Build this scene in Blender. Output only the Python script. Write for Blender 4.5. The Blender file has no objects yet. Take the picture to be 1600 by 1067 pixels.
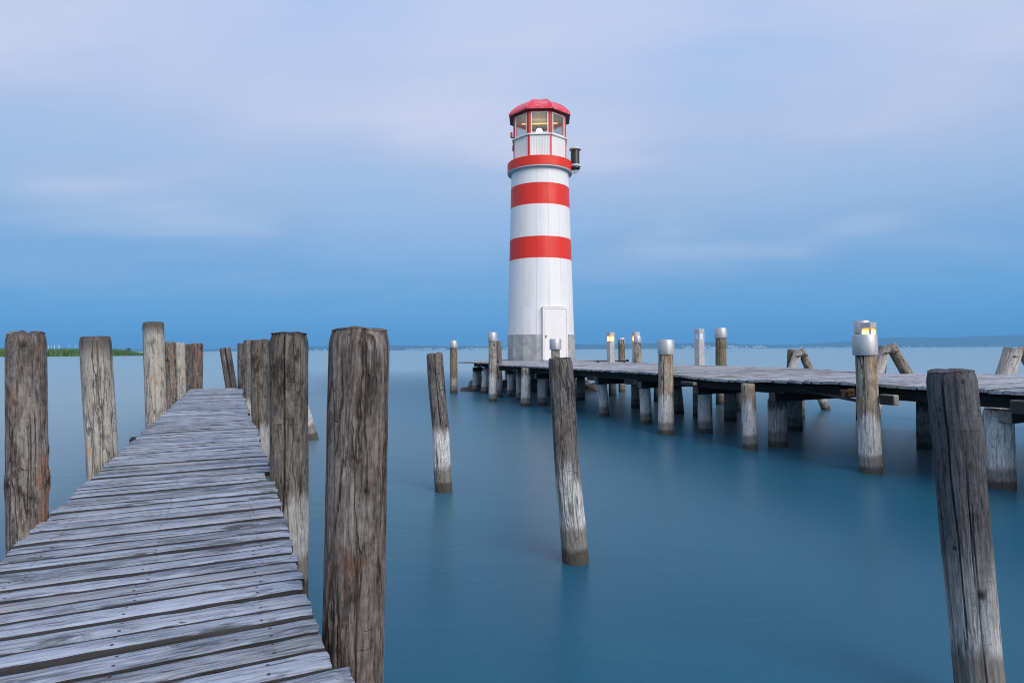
import bpy, bmesh, math, random
from mathutils import Vector, Matrix, noise, Quaternion

# ------------------------------------------------------------------ camera, world, sun, exposure
scene = bpy.context.scene
C = scene.collection
R = math.radians
CAM_H = 1.65
cam_d = bpy.data.cameras.new('camera'); cam = bpy.data.objects.new('camera', cam_d); C.objects.link(cam)
cam_d.sensor_width = 36.0; cam_d.lens = 36.0 * 950.0 / 1600.0
cam_d.clip_start = 0.05; cam_d.clip_end = 60000
cam.location = (0, 0, CAM_H)
PITCH = math.atan(12.4 / 950.0)
cam.matrix_world = (Matrix.Translation((0, 0, CAM_H)) @ Matrix.Rotation(math.pi / 2 + PITCH, 4, 'X')
                    @ Matrix.Rotation(-0.0054, 4, 'Z'))
scene.camera = cam

def lin(r, g, b):
    f = lambda c: c / 12.92 if c <= 0.04045 else ((c + 0.055) / 1.055) ** 2.4
    return (f(r / 255), f(g / 255), f(b / 255), 1)

SUN_DIR = Vector((0.50, -0.70, 0.52)).normalized()      # towards the pale dusk light behind the camera
world = bpy.data.worlds.new('World'); scene.world = world; world.use_nodes = True

class NT:
    """small helper round a node tree"""
    def __init__(s, tree):
        s.t = tree; s.n = tree.nodes; s.l = tree.links
    def val(s, sock, v):
        if v is None: return
        if hasattr(v, 'is_output') or isinstance(v, bpy.types.NodeSocket): s.l.new(v, sock)
        else: sock.default_value = v
    def math(s, op, a, b=None, c=None, clamp=False):
        n = s.n.new('ShaderNodeMath'); n.operation = op; n.use_clamp = clamp
        s.val(n.inputs[0], a); s.val(n.inputs[1], b); s.val(n.inputs[2], c)
        return n.outputs[0]
    def vmath(s, op, a, b=None):
        n = s.n.new('ShaderNodeVectorMath'); n.operation = op
        s.val(n.inputs[0], a); s.val(n.inputs[1], b)
        return n.outputs[0]
    def mix(s, f, a, b, mode='MIX'):
        n = s.n.new('ShaderNodeMix'); n.data_type = 'RGBA'; n.blend_type = mode; n.clamp_factor = True
        s.val(n.inputs['Factor'], f); s.val(n.inputs[6], a); s.val(n.inputs[7], b)
        return n.outputs[2]
    def noise(s, vec, scale=1.0, detail=4.0, rough=0.55, dist=0.0, col=False):
        n = s.n.new('ShaderNodeTexNoise'); s.val(n.inputs['Vector'], vec)
        s.val(n.inputs['Scale'], scale); s.val(n.inputs['Detail'], detail); s.val(n.inputs['Roughness'], rough)
        s.val(n.inputs['Distortion'], dist)
        return n.outputs[1 if col else 0]
    def voro(s, vec, scale=1.0, feat='F1'):
        n = s.n.new('ShaderNodeTexVoronoi'); n.feature = feat
        s.val(n.inputs['Vector'], vec); s.val(n.inputs['Scale'], scale)
        return n.outputs['Distance']
    def ramp(s, fac, stops, interp='LINEAR'):
        n = s.n.new('ShaderNodeValToRGB'); cr = n.color_ramp; cr.interpolation = interp
        while len(cr.elements) > 1: cr.elements.remove(cr.elements[-1])
        cr.elements[0].position = stops[0][0]; cr.elements[0].color = stops[0][1]
        for p, c in stops[1:]:
            e = cr.elements.new(p); e.color = c
        s.val(n.inputs[0], fac)
        return n.outputs[0]
    def smooth(s, v, a, b, to0=0.0, to1=1.0):
        n = s.n.new('ShaderNodeMapRange'); n.interpolation_type = 'SMOOTHSTEP'
        s.val(n.inputs[0], v); s.val(n.inputs[1], a); s.val(n.inputs[2], b)
        s.val(n.inputs[3], to0); s.val(n.inputs[4], to1)
        return n.outputs[0]
    def scale(s, vec, xyz, off=(0, 0, 0)):
        n = s.n.new('ShaderNodeMapping'); s.val(n.inputs['Vector'], vec)
        n.inputs['Scale'].default_value = xyz; s.val(n.inputs['Location'], off)
        return n.outputs[0]
    def coord(s, which='Object'):
        return s.n.new('ShaderNodeTexCoord').outputs[which]
    def sep(s, v):
        n = s.n.new('ShaderNodeSeparateXYZ'); s.val(n.inputs[0], v); return n.outputs
    def comb(s, x, y, z):
        n = s.n.new('ShaderNodeCombineXYZ'); s.val(n.inputs[0], x); s.val(n.inputs[1], y); s.val(n.inputs[2], z)
        return n.outputs[0]

def build_world():
    w = NT(world.node_tree)
    bg = w.n['Background']
    sky = w.n.new('ShaderNodeTexSky'); sky.sky_type = 'NISHITA'; sky.sun_disc = False
    sky.sun_elevation = math.asin(SUN_DIR.z); sky.sun_rotation = math.atan2(SUN_DIR.x, SUN_DIR.y)
    sky.ozone_density = 4.0; sky.air_density = 1.0; sky.dust_density = 0.5
    d = w.coord('Generated'); x, y, z = w.sep(d)
    zc = w.math('MAXIMUM', z, 0.0)
    base = w.ramp(zc, SKY_STOPS)
    # thin overcast: soft streaks on a flat cloud ceiling, blurred as in a long exposure
    q = w.math('ADD', zc, 0.16)
    p = w.comb(w.math('DIVIDE', x, q), w.math('DIVIDE', y, q), 0.0)
    n1 = w.noise(w.scale(p, (0.62, 0.85, 1.0), CLOUD_OFF), 1.0, 3.0, 0.45, 0.5)
    n2 = w.noise(w.scale(p, (0.9, 2.6, 1.0), (3.1, 7.7, 0.0)), 1.0, 4.0, 0.5, 0.3)
    m = w.math('ADD', w.math('MULTIPLY', n1, 0.72), w.math('MULTIPLY', n2, 0.28))
    amt = w.smooth(zc, 0.03, 0.30)
    hi = w.math('MULTIPLY', w.smooth(m, 0.47, 0.66), w.math('MULTIPLY', amt, 0.75))
    lo = w.math('MULTIPLY', w.smooth(m, 0.50, 0.34), w.math('MULTIPLY', amt, 0.70))
    c = w.mix(hi, base, lin(203, 207, 227))
    c = w.mix(lo, c, lin(146, 180, 223))
    n = w.n.new('ShaderNodeMix'); n.data_type = 'RGBA'; n.blend_type = 'MIX'
    n.inputs['Factor'].default_value = 0.06
    sc = w.vmath('MULTIPLY', sky.outputs[0], (0.07, 0.07, 0.07))
    w.l.new(c, n.inputs[6]); w.l.new(sc, n.inputs[7])
    w.l.new(n.outputs[2], bg.inputs['Color'])
    bg.inputs['Strength'].default_value = 0.56

SKY_STOPS = [(0.0, lin(78, 150, 208)), (0.03, lin(85, 152, 208)), (0.08, lin(101, 158, 206)), (0.152, lin(124, 166, 209)),
             (0.25, lin(162, 183, 215)), (0.385, lin(177, 193, 223)), (0.52, lin(186, 199, 229)), (1.0, lin(192, 202, 226))]
CLOUD_OFF = (0.2, 3.1, 0.0)
build_world()

sun_d = bpy.data.lights.new('sun', 'SUN'); sun = bpy.data.objects.new('sun', sun_d); C.objects.link(sun)
sun_d.energy = 1.5; sun_d.angle = R(45); sun_d.color = (1.0, 0.91, 0.82)
sun.rotation_euler = (-SUN_DIR).to_track_quat('-Z', 'Y').to_euler()

scene.view_settings.view_transform = 'Standard'; scene.view_settings.look = 'None'
scene.view_settings.exposure = 1.08; scene.view_settings.gamma = 1.0
scene.view_settings.use_curve_mapping = False
scene.render.engine = 'CYCLES'
scene.cycles.use_denoising = True
scene.cycles.pixel_filter_type = 'BLACKMAN_HARRIS'; scene.cycles.filter_width = 1.1
scene.cycles.max_bounces = 8; scene.cycles.volume_bounces = 0; scene.cycles.transparent_max_bounces = 12

# ------------------------------------------------------------------ materials
MATS = {}
def new_mat(name):
    m = bpy.data.materials.new(name); m.use_nodes = True
    t = NT(m.node_tree); b = t.n['Principled BSDF']
    return m, t, b
def bump(t, b, h, strength=0.5, dist=0.01):
    n = t.n.new('ShaderNodeBump'); n.inputs['Strength'].default_value = strength
    n.inputs['Distance'].default_value = dist; t.val(n.inputs['Height'], h)
    t.l.new(n.outputs[0], b.inputs['Normal'])
def g(v): return (v, v, v, 1)

def post_mat(name, seed, dark, mid, light, white=0.0, wtop=0.6, stain=0.0, stain_col=(0.36, 0.17, 0.07, 1), wet=0.13,
             contrast=1.0, topdark=0.0, height=1.7, wmid=0.3, fiss=0.85, wsoft=0.80):
    """weathered pile: long grain, checks, rusty stains, pale dried band above the water, wet foot"""
    m, t, b = new_mat(name)
    o = t.coord('Object'); z = t.sep(o)[2]
    S = lambda sx, sz, k=0.0: t.scale(o, (sx, sx, sz), (seed * 3.7 + k, seed * 1.9 - k, seed * 2.3))
    grain = t.noise(S(20, 3.0), 1, 7, 0.74, 0.9)
    fine = t.noise(S(95, 12.0, 1), 1, 4, 0.7, 0.5)
    patch = t.noise(S(5.0, 2.2, 2), 1, 5, 0.65, 0.6)
    speck = t.noise(S(55, 34, 5), 1, 4, 0.75)
    v = t.math('ADD', t.math('MULTIPLY', grain, 0.36), t.math('MULTIPLY', fine, 0.26))
    v = t.math('ADD', v, t.math('MULTIPLY', patch, 0.20))
    v = t.math('ADD', v, t.math('MULTIPLY', speck, 0.18))
    v = t.math('ADD', t.math('MULTIPLY', t.math('SUBTRACT', v, 0.50), 4.6 * contrast), 0.5)
    col = t.ramp(v, [(0.04, dark), (0.38, mid), (0.62, tuple(a * .6 + c * .4 for a, c in zip(mid, light))), (0.98, light)])
    # bare pale fibres and dark weather stains, each with a shape of its own
    fib = t.smooth(t.noise(S(120, 5.0, 11), 1, 3, 0.6, 0.4), 0.58, 0.68)
    col = t.mix(t.math('MULTIPLY', t.math('MULTIPLY', fib, t.smooth(patch, 0.40, 0.60)), 0.55), col, light)
    blot = t.smooth(t.noise(S(8, 3.6, 13), 1, 6, 0.72, 1.0), 0.53, 0.64)
    col = t.mix(t.math('MULTIPLY', blot, 0.55), col, dark)
    # network of long fissures and a few cross checks
    wv = t.vmath('ADD', S(17, 1.3, 3), t.vmath('MULTIPLY', t.noise(S(9, 2.0, 6), 1, 4, 0.6, 0, True), (1.6, 1.6, 0.6)))
    fe = t.voro(wv, 1.0, 'DISTANCE_TO_EDGE')
    fis = t.math('MULTIPLY', t.smooth(fe, 0.055, 0.012), t.smooth(t.noise(S(6, 1.5, 15), 1, 3, 0.5), 0.42, 0.55))
    xc = t.math('ABSOLUTE', t.math('SUBTRACT', t.noise(S(7, 26, 17), 1, 2, 0.5, 0.2), 0.5))
    xm = t.math('MULTIPLY', t.smooth(xc, 0.012, 0.003), t.smooth(t.noise(S(7, 4, 19), 1, 2, 0.5), 0.60, 0.66))
    fis = t.math('MAXIMUM', fis, xm)
    col = t.mix(t.math('MULTIPLY', fis, fiss), col, tuple(c * .45 for c in dark[:3]) + (1,))
    # warm inner wood showing in patches
    pm = t.smooth(t.noise(S(3.0, 1.1, 9), 1, 3, 0.5, 0.5), 0.52, 0.70)
    col = t.mix(t.math('MULTIPLY', pm, 0.35), col, t.mix(0.5, col, (0.26, 0.17, 0.11, 1)))
    if stain:
        sm = t.smooth(t.noise(S(4.2, 2.4, 4), 1, 5, 0.65, 0.8), 0.60 - 0.12 * stain, 0.70 - 0.08 * stain)
        sm = t.math('MULTIPLY', sm, t.smooth(t.noise(S(40, 3, 6), 1, 4, 0.6), 0.34, 0.56))
        col = t.mix(t.math('MULTIPLY', sm, 0.8), col, stain_col)
    # fine drying checks
    ck = t.math('ABSOLUTE', t.math('SUBTRACT', t.noise(S(26, 0.45, 7), 1, 2, 0.5, 0.2), 0.5))
    ckm = t.math('MULTIPLY', t.smooth(ck, 0.010, 0.002), t.smooth(patch, 0.38, 0.52))
    col = t.mix(t.math('MULTIPLY', ckm, 0.85), col, (0.018, 0.014, 0.012, 1))
    if topdark:
        tm = t.smooth(t.math('ADD', z, t.math('MULTIPLY', grain, 0.25)), height - 0.10, height + 0.12)
        col = t.mix(t.math('MULTIPLY', tm, topdark), col, (0.035, 0.03, 0.024, 1))
    edge = t.math('ADD', z, t.math('MULTIPLY', t.math('SUBTRACT', t.noise(S(11, 1.8, 3), 1, 4, 0.65, 0.5), 0.5), wmid * 1.6))
    if white:
        wm = t.smooth(edge, wtop, wtop * wsoft)
        wm = t.math('MULTIPLY', wm, t.smooth(t.noise(S(34, 2.4, 8), 1, 5, 0.7, 0.4), 0.33, 0.50))
        wcol = t.mix(t.smooth(fine, 0.35, 0.65), (0.46, 0.45, 0.43, 1), (0.80, 0.79, 0.77, 1))
        col = t.mix(t.math('MULTIPLY', wm, white), col, wcol)
    gm = t.smooth(t.math('ADD', z, t.math('MULTIPLY', t.noise(S(9, 6, 1), 1, 3), 0.10)), wet * 2.4 + 0.07, wet * 2.0 + 0.03)
    gcol = t.mix(speck, (0.09, 0.078, 0.064, 1), (0.20, 0.175, 0.15, 1))
    col = t.mix(t.math('MULTIPLY', gm, 0.80), col, gcol)
    wetm = t.smooth(t.math('ADD', z, t.math('MULTIPLY', t.noise(S(14, 12, 2), 1, 3), 0.04)), wet + 0.03, wet - 0.02)
    col = t.mix(t.math('MULTIPLY', wetm, 0.85), col, t.mix(speck, (0.028, 0.025, 0.020, 1), (0.095, 0.084, 0.068, 1)))
    kn = t.n.new('ShaderNodeAttribute'); kn.attribute_name = 'knot'
    col = t.mix(kn.outputs['Fac'], col, (0.030, 0.024, 0.020, 1))
    t.l.new(col, b.inputs['Base Color'])
    b.inputs['Roughness'].default_value = 0.85; b.inputs['Specular IOR Level'].default_value = 0.2
    h = t.math('ADD', t.math('MULTIPLY', grain, 0.7), t.math('MULTIPLY', fine, 0.5))
    h = t.math('SUBTRACT', h, t.math('MULTIPLY', fis, fiss))
    bump(t, b, h, 1.0, 0.016)
    return m

def plank_mat(name, dark, mid, light, long_axis=0, knots=True, fscale=1.0, warm=0.15):
    """silver weathered board, grain along its length; every board draws its own piece of the pattern"""
    m, t, b = new_mat(name)
    o = t.coord('Object')
    rnd = t.n.new('ShaderNodeObjectInfo').outputs['Random']
    off = t.comb(t.math('MULTIPLY', rnd, 37.0), t.math('MULTIPLY', rnd, 91.0), t.math('MULTIPLY', rnd, 53.0))
    o = t.vmath('ADD', o, off)
    f = fscale
    grain = t.noise(t.scale(o, (3.2 * f, 60 * f, 40 * f)), 1, 6, 0.72, 0.6)
    fine = t.noise(t.scale(o, (10 * f, 130 * f, 90 * f)), 1, 3, 0.65)
    patch = t.noise(t.scale(o, (2.6 * f, 9 * f, 9 * f)), 1, 5, 0.65, 0.5)
    v = t.math('ADD', t.math('MULTIPLY', grain, 0.45), t.math('MULTIPLY', fine, 0.23))
    v = t.math('ADD', v, t.math('MULTIPLY', patch, 0.32))
    v = t.math('ADD', t.math('MULTIPLY', t.math('SUBTRACT', v, 0.5), 4.3), 0.55)
    v = t.math('ADD', v, t.math('MULTIPLY', t.math('SUBTRACT', rnd, 0.5), 0.36))
    col = t.ramp(v, [(0.05, dark), (0.36, mid), (0.62, light), (0.95, tuple(min(1, c * 1.22) for c in light[:3]) + (1,))])
    wm = t.smooth(t.noise(t.scale(o, (1.1 * f, 5 * f, 5 * f), (5, 2, 1)), 1, 3, 0.5), 0.52, 0.66)
    col = t.mix(t.math('MULTIPLY', wm, warm), col, (0.33, 0.24, 0.19, 1))
    ck = t.math('ABSOLUTE', t.math('SUBTRACT', t.noise(t.scale(o, (0.8 * f, 30 * f, 30 * f), (2, 8, 4)), 1, 2, 0.5, 0.2), 0.5))
    ckm = t.math('MULTIPLY', t.smooth(ck, 0.010, 0.002), t.smooth(patch, 0.42, 0.56))
    col = t.mix(t.math('MULTIPLY', ckm, 0.8), col, (0.03, 0.028, 0.028, 1))
    r2 = t.math('FRACT', t.math('MULTIPLY', rnd, 17.31)); r3 = t.math('FRACT', t.math('MULTIPLY', rnd, 53.77))
    col = t.mix(t.math('MULTIPLY', t.smooth(r2, 0.62, 1.0), 0.45), col, t.mix(0.55, col, (0.20, 0.165, 0.14, 1)))
    col = t.mix(t.math('MULTIPLY', t.smooth(r3, 0.72, 1.0), 0.40), col, t.mix(0.5, col, dark))
    st = t.smooth(t.noise(t.scale(o, (3.4 * f, 14 * f, 9 * f), (7, 3, 9)), 1, 6, 0.72, 0.9), 0.545, 0.64)
    col = t.mix(t.math('MULTIPLY', st, 0.75), col, t.mix(fine, dark, mid))
    if knots:
        ob = t.sep(t.coord('Object')); bx = t.math('ADD', ob[0], t.math('MULTIPLY', t.math('SUBTRACT', rnd, .5), .03))
        nail = None
        for x0 in (-0.41, 0.01, 0.40):
            dx = t.math('SUBTRACT', bx, x0); dy = t.math('SUBTRACT', t.math('ABSOLUTE', ob[1]), 0.026)
            d = t.math('SQRT', t.math('ADD', t.math('MULTIPLY', dx, dx), t.math('MULTIPLY', dy, dy)))
            k = t.smooth(d, 0.0062, 0.0042); nail = k if nail is None else t.math('MAXIMUM', nail, k)
        col = t.mix(t.math('MULTIPLY', nail, 0.9), col, (0.035, 0.022, 0.016, 1))
    ny = t.math('ABSOLUTE', t.sep(t.coord('Normal'))[1])  # board sides painted near-black so the gaps between boards look shaded
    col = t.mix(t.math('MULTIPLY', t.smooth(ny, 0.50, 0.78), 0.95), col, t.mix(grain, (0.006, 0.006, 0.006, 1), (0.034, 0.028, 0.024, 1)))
    if knots:
        kv = t.voro(t.vmath('ADD', t.scale(o, (2.3, 9.0, 0.01)), t.vmath('SCALE', t.noise(t.scale(o, (9, 30, 30)), 1, 3, 0.6, 0, True), None)), 1.0)
        km = t.smooth(kv, 0.28, 0.12)
        km = t.math('MULTIPLY', km, t.smooth(grain, 0.36, 0.52))
        col = t.mix(t.math('MULTIPLY', km, 0.85), col, (0.045, 0.048, 0.048, 1))
    t.l.new(col, b.inputs['Base Color'])
    b.inputs['Roughness'].default_value = 0.78; b.inputs['Specular IOR Level'].default_value = 0.3
    h = t.math('ADD', t.math('MULTIPLY', grain, 0.6), t.math('MULTIPLY', fine, 0.4))
    h = t.math('SUBTRACT', h, t.math('MULTIPLY', ckm, 0.6))
    bump(t, b, h, 0.7, 0.008)
    return m

def paint_mat(name, col, rough=0.45, dirt=0.12, dirt_col=(0.25, 0.24, 0.22, 1), sc=1.0, spec=0.4):
    """painted sheet with slight mottling and rain streaks"""
    m, t, b = new_mat(name)
    o = t.coord('Object')
    rnd = t.n.new('ShaderNodeObjectInfo').outputs['Random']
    o2 = t.vmath('ADD', o, t.comb(t.math('MULTIPLY', rnd, 13.0), t.math('MULTIPLY', rnd, 7.0), 0.0))
    streak = t.noise(t.scale(o2, (7 * sc, 7 * sc, 0.35 * sc)), 1, 5, 0.65, 0.2)
    mott = t.noise(t.scale(o2, (1.3 * sc, 1.3 * sc, 0.9 * sc)), 1, 4, 0.6)
    k = t.math('MULTIPLY', t.smooth(t.math('ADD', t.math('MULTIPLY', streak, 0.6), t.math('MULTIPLY', mott, 0.4)), 0.46, 0.70), dirt)
    c = t.mix(k, col, dirt_col)
    v = t.math('ADD', 0.965, t.math('MULTIPLY', rnd, 0.05))
    c = t.mix(1.0, c, t.comb(v, v, v), 'MULTIPLY')
    t.l.new(c, b.inputs['Base Color'])
    t.l.new(t.smooth(mott, 0.3, 0.7, rough - 0.08, rough + 0.1), b.inputs['Roughness'])
    b.inputs['Specular IOR Level'].default_value = spec
    bump(t, b, mott, 0.12, 0.01)
    return m

def concrete_mat(name):
    m, t, b = new_mat(name); o = t.coord('Object')
    a = t.noise(t.scale(o, (2.2, 2.2, 2.0)), 1, 7, 0.68, 0.6); f = t.noise(o, 30, 4, 0.7)
    s = t.noise(t.scale(o, (6, 6, 0.6)), 1, 5, 0.65)
    c = t.ramp(t.math('ADD', t.math('MULTIPLY', a, 0.65), t.math('MULTIPLY', f, 0.35)),
               [(0.32, (0.19, 0.195, 0.19, 1)), (0.48, (0.34, 0.345, 0.34, 1)), (0.62, (0.52, 0.52, 0.51, 1))])
    c = t.mix(t.math('MULTIPLY', t.math('MULTIPLY', t.smooth(s, 0.52, 0.70), t.smooth(a, 0.40, 0.60)), 0.4), c, (0.20, 0.175, 0.14, 1))
    t.l.new(c, b.inputs['Base Color']); b.inputs['Roughness'].default_value = 0.9
    bump(t, b, f, 0.4, 0.01)
    return m

def metal_mat(name, col=(0.60, 0.595, 0.59, 1), rough=0.48, metallic=0.6):
    m, t, b = new_mat(name); o = t.coord('Object')
    a = t.noise(t.scale(o, (9, 9, 5)), 1, 5, 0.7, 0.3); st = t.noise(t.scale(o, (14, 14, 1.0)), 1, 4, 0.6)
    c = t.mix(t.smooth(a, 0.35, 0.7), tuple(x * 0.82 for x in col[:3]) + (1,), col)
    c = t.mix(t.math('MULTIPLY', t.smooth(st, 0.56, 0.72), 0.3), c, (0.30, 0.27, 0.24, 1))
    t.l.new(c, b.inputs['Base Color']); b.inputs['Metallic'].default_value = metallic
    t.l.new(t.smooth(a, 0.3, 0.7, rough - 0.08, rough + 0.14), b.inputs['Roughness'])
    bump(t, b, a, 0.08, 0.01)
    return m

def plain_mat(name, col, rough=0.6, var=0.25, sc=8.0, spec=0.4):
    m, t, b = new_mat(name); o = t.coord('Object')
    a = t.noise(o, sc, 5, 0.65)
    c = t.mix(t.smooth(a, 0.3, 0.7), tuple(x * (1 - var) for x in col[:3]) + (1,), tuple(min(1, x * (1 + var)) for x in col[:3]) + (1,))
    t.l.new(c, b.inputs['Base Color']); b.inputs['Roughness'].default_value = rough
    b.inputs['Specular IOR Level'].default_value = spec
    bump(t, b, a, 0.2, 0.01)
    return m

def emit_mat(name, col, strength, base=(0.8, 0.7, 0.5, 1)):
    m, t, b = new_mat(name)
    b.inputs['Base Color'].default_value = base
    b.inputs['Emission Color'].default_value = col; b.inputs['Emission Strength'].default_value = strength
    return m

def glass_mat(name):
    m, t, b = new_mat(name)
    tr = t.n.new('ShaderNodeBsdfTransparent'); gl = t.n.new('ShaderNodeBsdfGlossy'); mx = t.n.new('ShaderNodeMixShader')
    tr.inputs[0].default_value = (0.86, 0.89, 0.88, 1); gl.inputs['Roughness'].default_value = 0.03
    lw = t.n.new('ShaderNodeLayerWeight'); lw.inputs[0].default_value = 0.3
    n = t.noise(t.coord('Object'), 3.0, 3, 0.5)
    f4 = t.math('POWER', lw.outputs['Facing'], 4.0)
    t.l.new(t.math('ADD', t.math('ADD', t.math('MULTIPLY', f4, 0.7), 0.03), t.math('MULTIPLY', n, 0.06)), mx.inputs[0])
    t.l.new(tr.outputs[0], mx.inputs[1]); t.l.new(gl.outputs[0], mx.inputs[2])
    t.l.new(mx.outputs[0], t.n['Material Output'].inputs['Surface'])
    return m

def water_mat():
    m, t, b = new_mat('lake_water'); o = t.coord('Object')
    big = t.noise(t.scale(o, (0.10, 0.22, 1)), 1, 4, 0.55, 0.4)
    c = t.mix(t.smooth(big, 0.35, 0.65), WATER_A, WATER_B)
    t.l.new(c, b.inputs['Base Color'])
    b.inputs['IOR'].default_value = 1.333; b.inputs['Roughness'].default_value = WATER_ROUGH
    b.inputs['Specular Tint'].default_value = (0.30, 0.80, 1.0, 1)
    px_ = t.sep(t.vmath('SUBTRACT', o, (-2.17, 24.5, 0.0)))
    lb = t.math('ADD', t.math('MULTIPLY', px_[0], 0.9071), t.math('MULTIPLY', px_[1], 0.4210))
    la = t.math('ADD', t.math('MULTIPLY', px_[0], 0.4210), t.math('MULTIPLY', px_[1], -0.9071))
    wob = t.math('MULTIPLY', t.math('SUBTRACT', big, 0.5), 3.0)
    shaded = t.math('MULTIPLY', t.smooth(t.math('ADD', lb, wob), -10.0, -1.8), t.smooth(lb, 16.0, 4.5))  # mask lowers the sheen round the pier, painting under-deck shade into the water
    shaded = t.math('MULTIPLY', shaded, t.smooth(t.math('ADD', la, wob), -30.0, 3.0))
    t.l.new(t.math('SUBTRACT', SHEEN, t.math('MULTIPLY', shaded, SHEEN * 0.86)), b.inputs['Sheen Weight'])
    b.inputs['Sheen Roughness'].default_value = SHR; b.inputs['Sheen Tint'].default_value = (1.0, 0.96, 0.88, 1)
    b.inputs['Coat Weight'].default_value = COAT; b.inputs['Coat IOR'].default_value = 1.33; b.inputs['Coat Roughness'].default_value = 0.25
    w1 = t.noise(t.scale(o, (0.9, 2.6, 1)), 1, 3, 0.5, 0.3)
    w2 = t.noise(t.scale(o, (4.0, 13.0, 1)), 1, 2, 0.5)
    bump(t, b, t.math('ADD', w1, t.math('MULTIPLY', w2, 0.25)), 0.10, 0.05)
    return m
WATER_A = (0.004, 0.084, 0.146, 1); WATER_B = (0.007, 0.096, 0.158, 1); WATER_ROUGH = 0.31
SHEEN = 1.0; SHR = 0.23; COAT = 0.0

M = {}
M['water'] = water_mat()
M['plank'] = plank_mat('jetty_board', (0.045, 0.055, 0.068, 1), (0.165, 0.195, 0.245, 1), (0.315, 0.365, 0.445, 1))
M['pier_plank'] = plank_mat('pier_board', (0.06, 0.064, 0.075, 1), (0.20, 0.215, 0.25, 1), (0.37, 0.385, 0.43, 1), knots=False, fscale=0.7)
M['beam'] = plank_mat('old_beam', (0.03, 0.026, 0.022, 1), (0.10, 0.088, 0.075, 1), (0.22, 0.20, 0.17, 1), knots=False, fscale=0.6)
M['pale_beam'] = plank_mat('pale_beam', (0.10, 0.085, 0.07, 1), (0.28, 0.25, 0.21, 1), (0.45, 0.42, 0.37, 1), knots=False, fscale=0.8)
M['white'] = paint_mat('white_cladding', (0.80, 0.785, 0.77, 1), 0.5, 0.22, (0.42, 0.38, 0.34, 1))
M['red'] = paint_mat('red_cladding', (0.74, 0.030, 0.014, 1), 0.45, 0.06, (0.50, 0.08, 0.05, 1))
M['red_trim'] = paint_mat('red_trim', (0.55, 0.040, 0.022, 1), 0.45, 0.10, (0.30, 0.05, 0.04, 1))
M['roof_red'] = paint_mat('roof_red', (0.70, 0.025, 0.060, 1), 0.35, 0.55, (0.80, 0.55, 0.55, 1), 1.6)
M['soffit'] = paint_mat('grey_soffit', (0.52, 0.53, 0.52, 1), 0.6, 0.15)
M['dark_soffit'] = paint_mat('dark_soffit', (0.16, 0.10, 0.11, 1), 0.6, 0.15)
M['door'] = paint_mat('door_paint', (0.80, 0.77, 0.75, 1), 0.5, 0.10, (0.45, 0.42, 0.38, 1))
M['seam'] = plain_mat('seam_dark', (0.40, 0.39, 0.38, 1))
M['concrete'] = concrete_mat('concrete')
M['cap'] = metal_mat('zinc_cap')
M['steel'] = metal_mat('brushed_steel', (0.56, 0.53, 0.50, 1), 0.45, 0.35)
M['iron'] = plain_mat('dark_iron', (0.03, 0.028, 0.027, 1), 0.55)
M['rust'] = plain_mat('rusty_iron', (0.16, 0.065, 0.028, 1), 0.85, 0.5, 20)
M['black'] = plain_mat('black_drum', (0.022, 0.022, 0.022, 1), 0.35, 0.2, 6, 0.5)
M['light_grey'] = plain_mat('light_grey_metal', (0.55, 0.57, 0.57, 1), 0.45, 0.08)
M['orange'] = plain_mat('orange_lens', (0.75, 0.22, 0.03, 1), 0.3, 0.15)
M['glass'] = glass_mat('window_glass')
M['frosted'] = plain_mat('frosted_panel', (0.62, 0.70, 0.80, 1), 0.3, 0.05)
def lit_mat():
    m, t, b = new_mat('lit_panel'); o = t.sep(t.coord('Object'))
    f = t.smooth(t.math('ABSOLUTE', t.math('SUBTRACT', o[2], 0.82)), 0.095, 0.03)
    t.l.new(t.mix(f, (1.0, 0.30, 0.02, 1), (1.0, 0.55, 0.14, 1)), b.inputs['Emission Color'])
    t.l.new(t.smooth(f, 0.0, 1.0, 0.8, 2.6), b.inputs['Emission Strength'])
    b.inputs['Base Color'].default_value = (0.5, 0.3, 0.1, 1)
    return m
M['lit'] = lit_mat()
M['bulb'] = emit_mat('lamp_bulb', (1.0, 0.74, 0.42, 1), 7.0)
M['glow_bar'] = emit_mat('lamp_tube', (1.0, 0.42, 0.07, 1), 0.9)
M['rock'] = plain_mat('wet_rock', (0.10, 0.095, 0.085, 1), 0.8, 0.5, 4)
M['reed'] = plain_mat('reed_leaf', (0.080, 0.165, 0.042, 1), 0.7, 0.5, 0.4)
M['bank'] = plain_mat('bank_soil', (0.10, 0.085, 0.05, 1), 0.9, 0.4, 0.3)
M['leaf'] = plain_mat('tree_leaf', (0.045, 0.095, 0.03, 1), 0.8, 0.5, 0.5)
M['bark'] = plain_mat('bark', (0.09, 0.07, 0.05, 1), 0.9)
M['hill'] = plain_mat('wooded_hill', (0.05, 0.075, 0.05, 1), 0.95, 0.35, 0.004)
M['town'] = plain_mat('far_house', (0.80, 0.78, 0.74, 1), 0.8, 0.15, 0.02)
M['boat'] = plain_mat('boat_white', (0.80, 0.80, 0.80, 1), 0.5, 0.05)

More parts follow.
